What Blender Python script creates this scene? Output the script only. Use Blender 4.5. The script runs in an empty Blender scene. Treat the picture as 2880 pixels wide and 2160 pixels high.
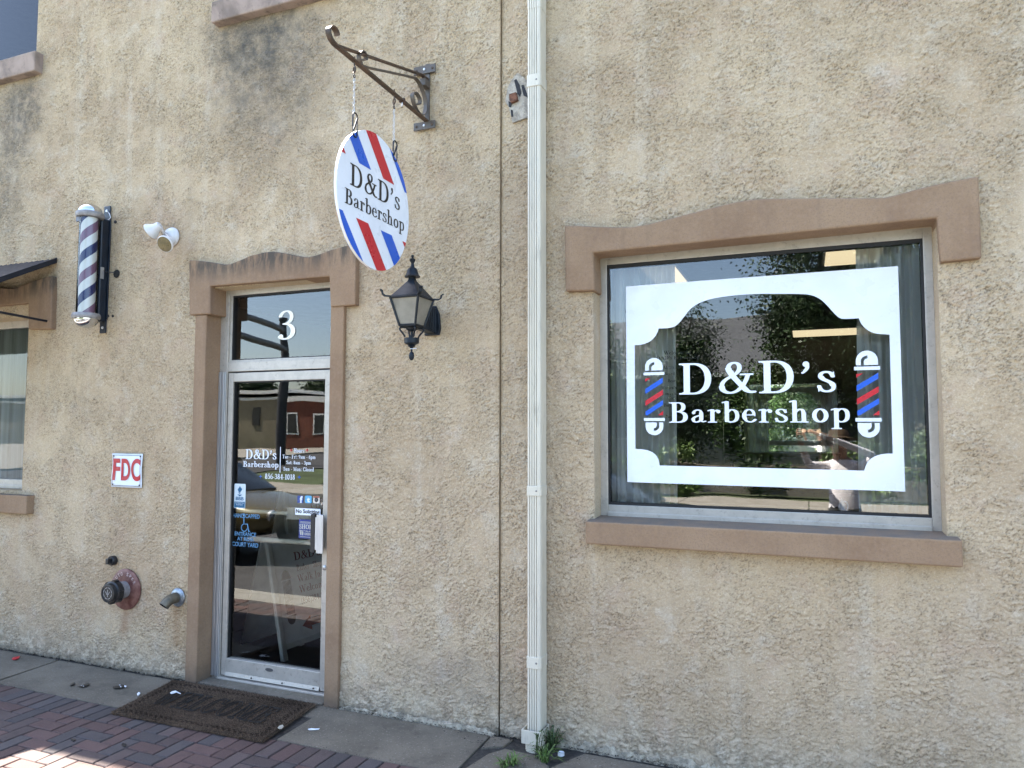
import bpy, bmesh, math, random
import numpy as np
from mathutils import Vector, Matrix
from mathutils.geometry import tessellate_polygon
random.seed(7)
R_ = math.radians
scn = bpy.context.scene
COL = scn.collection
# ------------------------------------------------------------------ camera, sky, sun, exposure
CAM = Vector((0, -4, 1.775)); FPX = 2040.0
YAW, PITCH, ROLL = 0.3856148, 0.06267719, 0.0018864
_f = Vector((-math.sin(YAW)*math.cos(PITCH), math.cos(YAW)*math.cos(PITCH), math.sin(PITCH)))
_r0 = Vector((math.cos(YAW), math.sin(YAW), 0)); _u0 = _r0.cross(_f)
_r = _r0*math.cos(ROLL) + _u0*math.sin(ROLL); _u = -_r0*math.sin(ROLL) + _u0*math.cos(ROLL)
cam = bpy.data.cameras.new('camera'); camo = bpy.data.objects.new('camera', cam); COL.objects.link(camo)
camo.matrix_world = Matrix(((_r.x, _u.x, -_f.x, CAM.x), (_r.y, _u.y, -_f.y, CAM.y), (_r.z, _u.z, -_f.z, CAM.z), (0, 0, 0, 1)))
cam.sensor_width = 36; cam.lens = FPX*36/2880; cam.clip_start = .005; cam.clip_end = 3000
scn.camera = camo
SUN = Vector((-.50, .126, .856)).normalized()
w = bpy.data.worlds.new('World'); scn.world = w; w.use_nodes = True
sky = w.node_tree.nodes.new('ShaderNodeTexSky'); sky.sky_type = 'NISHITA'; sky.sun_disc = False
sky.sun_elevation = math.asin(SUN.z); sky.sun_rotation = math.atan2(SUN.x, SUN.y)
sky.air_density = 1.0; sky.dust_density = 1.2; sky.ozone_density = .8
bg = w.node_tree.nodes['Background']; w.node_tree.links.new(sky.outputs[0], bg.inputs[0]); bg.inputs[1].default_value = .075
sl = bpy.data.lights.new('sun', 'SUN'); sl.energy = 4.6; sl.angle = R_(.55); sl.color = (1, .93, .82)
so = bpy.data.objects.new('sun', sl); COL.objects.link(so); so.rotation_euler = SUN.to_track_quat('Z', 'Y').to_euler(); so.location = (0, 0, 20)
vs = scn.view_settings; vs.view_transform = 'Standard'; vs.look = 'None'; vs.gamma = 1; vs.exposure = 3.36
scn.cycles.use_denoising = True; scn.cycles.max_bounces = 10; scn.cycles.transparent_max_bounces = 24
# ------------------------------------------------------------------ measuring helpers: where a sight line meets a wall, the ground or a side plane
def ray(px, py): return _r*((px-1440)/FPX) - _u*((py-1080)/FPX) + _f
def at(px, py, y=0.0):
    d = ray(px, py); return CAM + d*((y-CAM.y)/d.y)
def atz(px, py, z=0.0):
    d = ray(px, py); return CAM + d*((z-CAM.z)/d.z)
def atx(px, py, x):
    d = ray(px, py); return CAM + d*((x-CAM.x)/d.x)
# ------------------------------------------------------------------ materials
class NT:
    def __init__(s, name):
        s.m = bpy.data.materials.new(name); s.m.use_nodes = True; s.t = s.m.node_tree; s.t.nodes.clear()
    def n(s, typ, props=None, **inp):
        nd = s.t.nodes.new('ShaderNode'+typ)
        for k, v in (props or {}).items(): setattr(nd, k, v)
        for k, v in inp.items():
            i = nd.inputs[int(k[1:])] if k[0] == 'i' and k[1:].isdigit() else nd.inputs[k.replace('_', ' ')]
            s.set(i, v)
        return nd
    def set(s, i, v):
        if isinstance(v, bpy.types.NodeSocket): s.t.links.new(v, i)
        elif isinstance(v, bpy.types.Node): s.t.links.new(v.outputs[0], i)
        elif isinstance(v, (tuple, list)) and i.type == 'RGBA' and len(v) == 3: i.default_value = (*v, 1)
        else: i.default_value = v
    def math(s, op, a, b=0.0, c=None, clamp=False):
        nd = s.n('Math', {'operation': op, 'use_clamp': clamp}, i0=a, i1=b)
        if c is not None: s.set(nd.inputs[2], c)
        return nd.outputs[0]
    def mix(s, fac, a, b, blend='MIX'):
        nd = s.t.nodes.new('ShaderNodeMix'); nd.data_type = 'RGBA'; nd.blend_type = blend
        s.set(nd.inputs[0], fac); s.set(nd.inputs[6], a); s.set(nd.inputs[7], b); return nd.outputs[2]
    def ramp(s, v, lo, hi, a=0.0, b=1.0):
        nd = s.n('MapRange', {'interpolation_type': 'SMOOTHSTEP'}, i0=v, i1=lo, i2=hi, i3=a, i4=b); return nd.outputs[0]
    def coord(s, scale=(1, 1, 1), kind='Object'):
        tc = s.n('TexCoord'); mp = s.n('Mapping', Vector=tc.outputs[kind]); mp.inputs['Scale'].default_value = scale; return mp.outputs[0]
    def noise(s, vec, scale, detail=4, rough=.55, dist=0.0):
        return s.n('TexNoise', Vector=vec, Scale=scale, Detail=detail, Roughness=rough, Distortion=dist).outputs[0]
    def bump(s, h, strength=.5, dist=.005, normal=None):
        b = s.n('Bump', Strength=strength, Distance=dist, Height=h)
        if normal is not None: s.set(b.inputs['Normal'], normal)
        return b.outputs[0]
    def out(s, sh):
        o = s.n('OutputMaterial'); s.t.links.new(sh.outputs[0] if isinstance(sh, bpy.types.Node) else sh, o.inputs[0]); return s.m
    def bsdf(s, **kw): return s.n('BsdfPrincipled', **kw)
def sc(c, k): return tuple(min(1, max(0, x*k)) for x in c)
def M(name, col, rough=.55, metal=0.0, var=.12, scale=9, bump=.15, bscale=90, bdist=.002, col2=None, spec=.5, dirt=0.0, stretch=(1, 1, 1)):
    t = NT(name); v = t.coord(stretch)
    n1 = t.noise(v, scale, 5, .6, .4)
    c = t.mix(t.ramp(n1, .32, .68), sc(col, 1-var), col2 or sc(col, 1+var))
    if dirt: c = t.mix(t.math('MULTIPLY', t.ramp(t.noise(v, scale*2.3, 6, .7), .52, .75), dirt), c, (.035, .03, .024))
    rr = t.math('ADD', t.math('MULTIPLY', t.noise(v, scale*3, 3), .25), rough-.12)
    b = t.bsdf(Base_Color=c, Roughness=rr, Metallic=metal, Normal=t.bump(t.noise(v, bscale, 3, .6), bump, bdist))
    b.inputs['Specular IOR Level'].default_value = spec
    return t.out(b)
def glassmat(name, tint=(.86, .9, .88), ior=1.8):
    t = NT(name); fr = t.n('Fresnel', IOR=ior)
    v = t.coord(); nb = t.bump(t.noise(v, 2.2, 1), .05, .02)
    g = t.n('BsdfGlossy', Color=(1, 1, 1), Roughness=0.0, Normal=nb); tr = t.n('BsdfTransparent', Color=tint)
    return t.out(t.n('MixShader', i0=fr.outputs[0], i1=tr.outputs[0], i2=g.outputs[0]))
def clearmat(name):
    t = NT(name); return t.out(t.n('BsdfTransparent', Color=(1, 1, 1)))
def emit(name, col, s):
    t = NT(name); v = t.coord(); n = t.noise(v, 3, 2)
    return t.out(t.n('Emission', Color=t.mix(n, sc(col, .92), col), Strength=s))
# ------------------------------------------------------------------ mesh helpers
class MB:
    def __init__(s): s.v, s.f, s.m = [], [], []
    def add(s, vs, fs, m=0):
        o = len(s.v); s.v += [Vector(p) for p in vs]
        for f in fs: s.f.append([i+o for i in f]); s.m.append(m)
        return s
    def box(s, x0, x1, y0, y1, z0, z1, m=0):
        return s.add([(x, y, z) for x in (x0, x1) for y in (y0, y1) for z in (z0, z1)],
                     [(0, 1, 3, 2), (4, 6, 7, 5), (0, 4, 5, 1), (2, 3, 7, 6), (0, 2, 6, 4), (1, 5, 7, 3)], m)
    def obox(s, c, ax, ay, az, m=0):   # oriented box: centre and three half vectors
        c, ax, ay, az = map(Vector, (c, ax, ay, az))
        return s.add([c+i*ax+j*ay+k*az for i in (-1, 1) for j in (-1, 1) for k in (-1, 1)],
                     [(0, 1, 3, 2), (4, 6, 7, 5), (0, 4, 5, 1), (2, 3, 7, 6), (0, 2, 6, 4), (1, 5, 7, 3)], m)
    def prism(s, pts, off, m=0, mside=None, back=True):
        pts = [Vector(p) for p in pts]; n = len(pts); off = Vector(off)
        s.add(pts+[p+off for p in pts], [list(range(n))]+([[2*n-1-i for i in range(n)]] if back else []), m)
        o = len(s.v)-2*n
        for i in range(n):
            j = (i+1) % n; s.f.append([o+i, o+n+i, o+n+j, o+j]); s.m.append(m if mside is None else mside)
        return s
    def tube(s, pts, r, n=10, m=0, caps=True, closed=False):
        pts = [Vector(p) for p in pts]; k = len(pts); rs = r if isinstance(r, (list, tuple)) else [r]*k
        up = None; ring = []
        for i in range(k):
            a = pts[i-1] if (i > 0 or closed) else pts[0]; b = pts[(i+1) % k] if (i < k-1 or closed) else pts[-1]
            d = (b-a).normalized()
            if up is None: up = d.orthogonal().normalized()
            up = (up-d*up.dot(d)).normalized(); sd = d.cross(up)
            ring.append([pts[i]+(up*math.cos(2*math.pi*j/n)+sd*math.sin(2*math.pi*j/n))*rs[i] for j in range(n)])
        fs = []
        for i in range(k if closed else k-1):
            i2 = (i+1) % k
            for j in range(n): fs.append((i*n+j, i*n+(j+1) % n, i2*n+(j+1) % n, i2*n+j))
        if caps and not closed: fs += [tuple(range(n-1, -1, -1)), tuple((k-1)*n+j for j in range(n))]
        return s.add([p for g in ring for p in g], fs, m)
    def bar(s, pts, side, w, t, m=0):      # flat iron strip: path, width direction, width, thickness
        pts = [Vector(p) for p in pts]; side = Vector(side).normalized(); k = len(pts); vs = []
        for i in range(k):
            d = (pts[min(i+1, k-1)]-pts[max(i-1, 0)]).normalized(); nn = d.cross(side).normalized()
            vs += [pts[i]+side*w/2+nn*t/2, pts[i]-side*w/2+nn*t/2, pts[i]-side*w/2-nn*t/2, pts[i]+side*w/2-nn*t/2]
        fs = [(4*i+j, 4*i+(j+1) % 4, 4*i+4+(j+1) % 4, 4*i+4+j) for i in range(k-1) for j in range(4)]
        fs += [(3, 2, 1, 0), (4*k-4, 4*k-3, 4*k-2, 4*k-1)]
        return s.add(vs, fs, m)
    def lathe(s, prof, c, axis=(0, 0, 1), n=32, m=0, a0=0.0):
        c, ax = Vector(c), Vector(axis).normalized(); e1 = ax.orthogonal().normalized() if abs(ax.z) < .99 else Vector((1, 0, 0)); e2 = ax.cross(e1)
        vs = []; k = len(prof)
        for r, h in prof: vs += [c+ax*h+(e1*math.cos(a0+2*math.pi*j/n)+e2*math.sin(a0+2*math.pi*j/n))*max(r, 1e-4) for j in range(n)]
        fs = [(i*n+j, i*n+(j+1) % n, (i+1)*n+(j+1) % n, (i+1)*n+j) for i in range(k-1) for j in range(n)]
        if prof[0][0] > 1e-3: fs.append(tuple(range(n-1, -1, -1)))
        if prof[-1][0] > 1e-3: fs.append(tuple((k-1)*n+j for j in range(n)))
        return s.add(vs, fs, m)
    def holes(s, loops, f3, m=0):          # flat polygon with holes; f3 turns (a, b) into a point
        tri = tessellate_polygon([[Vector((a, b, 0)) for a, b in L] for L in loops])
        flat = [p for L in loops for p in L]
        return s.add([f3(a, b) for a, b in flat], [tuple(t) for t in tri], m)
    def build(s, name, mats, parent=None, smooth=None, bevel=0.0, bseg=2, recalc=True):
        me = bpy.data.meshes.new(name); me.from_pydata([tuple(p) for p in s.v], [], s.f)
        for m in (mats if isinstance(mats, (list, tuple)) else [mats]): me.materials.append(m)
        me.polygons.foreach_set('material_index', s.m)
        if recalc:
            b = bmesh.new(); b.from_mesh(me); bmesh.ops.recalc_face_normals(b, faces=b.faces[:]); b.to_mesh(me); b.free()
        if smooth is not None:
            me.polygons.foreach_set('use_smooth', [True]*len(me.polygons)); me.set_sharp_from_angle(angle=R_(smooth))
        me.update()
        o = bpy.data.objects.new(name, me); COL.objects.link(o)
        if parent is not None: put(o, parent)
        if bevel:
            bv = o.modifiers.new('edge', 'BEVEL'); bv.width = bevel; bv.segments = bseg; bv.limit_method = 'ANGLE'; bv.angle_limit = R_(40)
        return o
def put(o, parent):
    o.parent = parent
    if parent.parent is None and parent.type == 'EMPTY': o.matrix_parent_inverse = Matrix.Translation(parent.location).inverted()
def thing(name, label, cat, loc, group=None):
    o = bpy.data.objects.new(name, None); COL.objects.link(o); o.location = loc; o.empty_display_size = .1
    return tag(o, label, cat, group)
def tag(o, label, cat, group=None, kind=None):
    o['label'] = label; o['category'] = cat
    if group: o['group'] = group
    if kind: o['kind'] = kind
    return o
def struct(o, label=None, cat=None, kind='structure'):
    o['kind'] = kind
    if label: o['label'] = label
    if cat: o['category'] = cat
    return o
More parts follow.
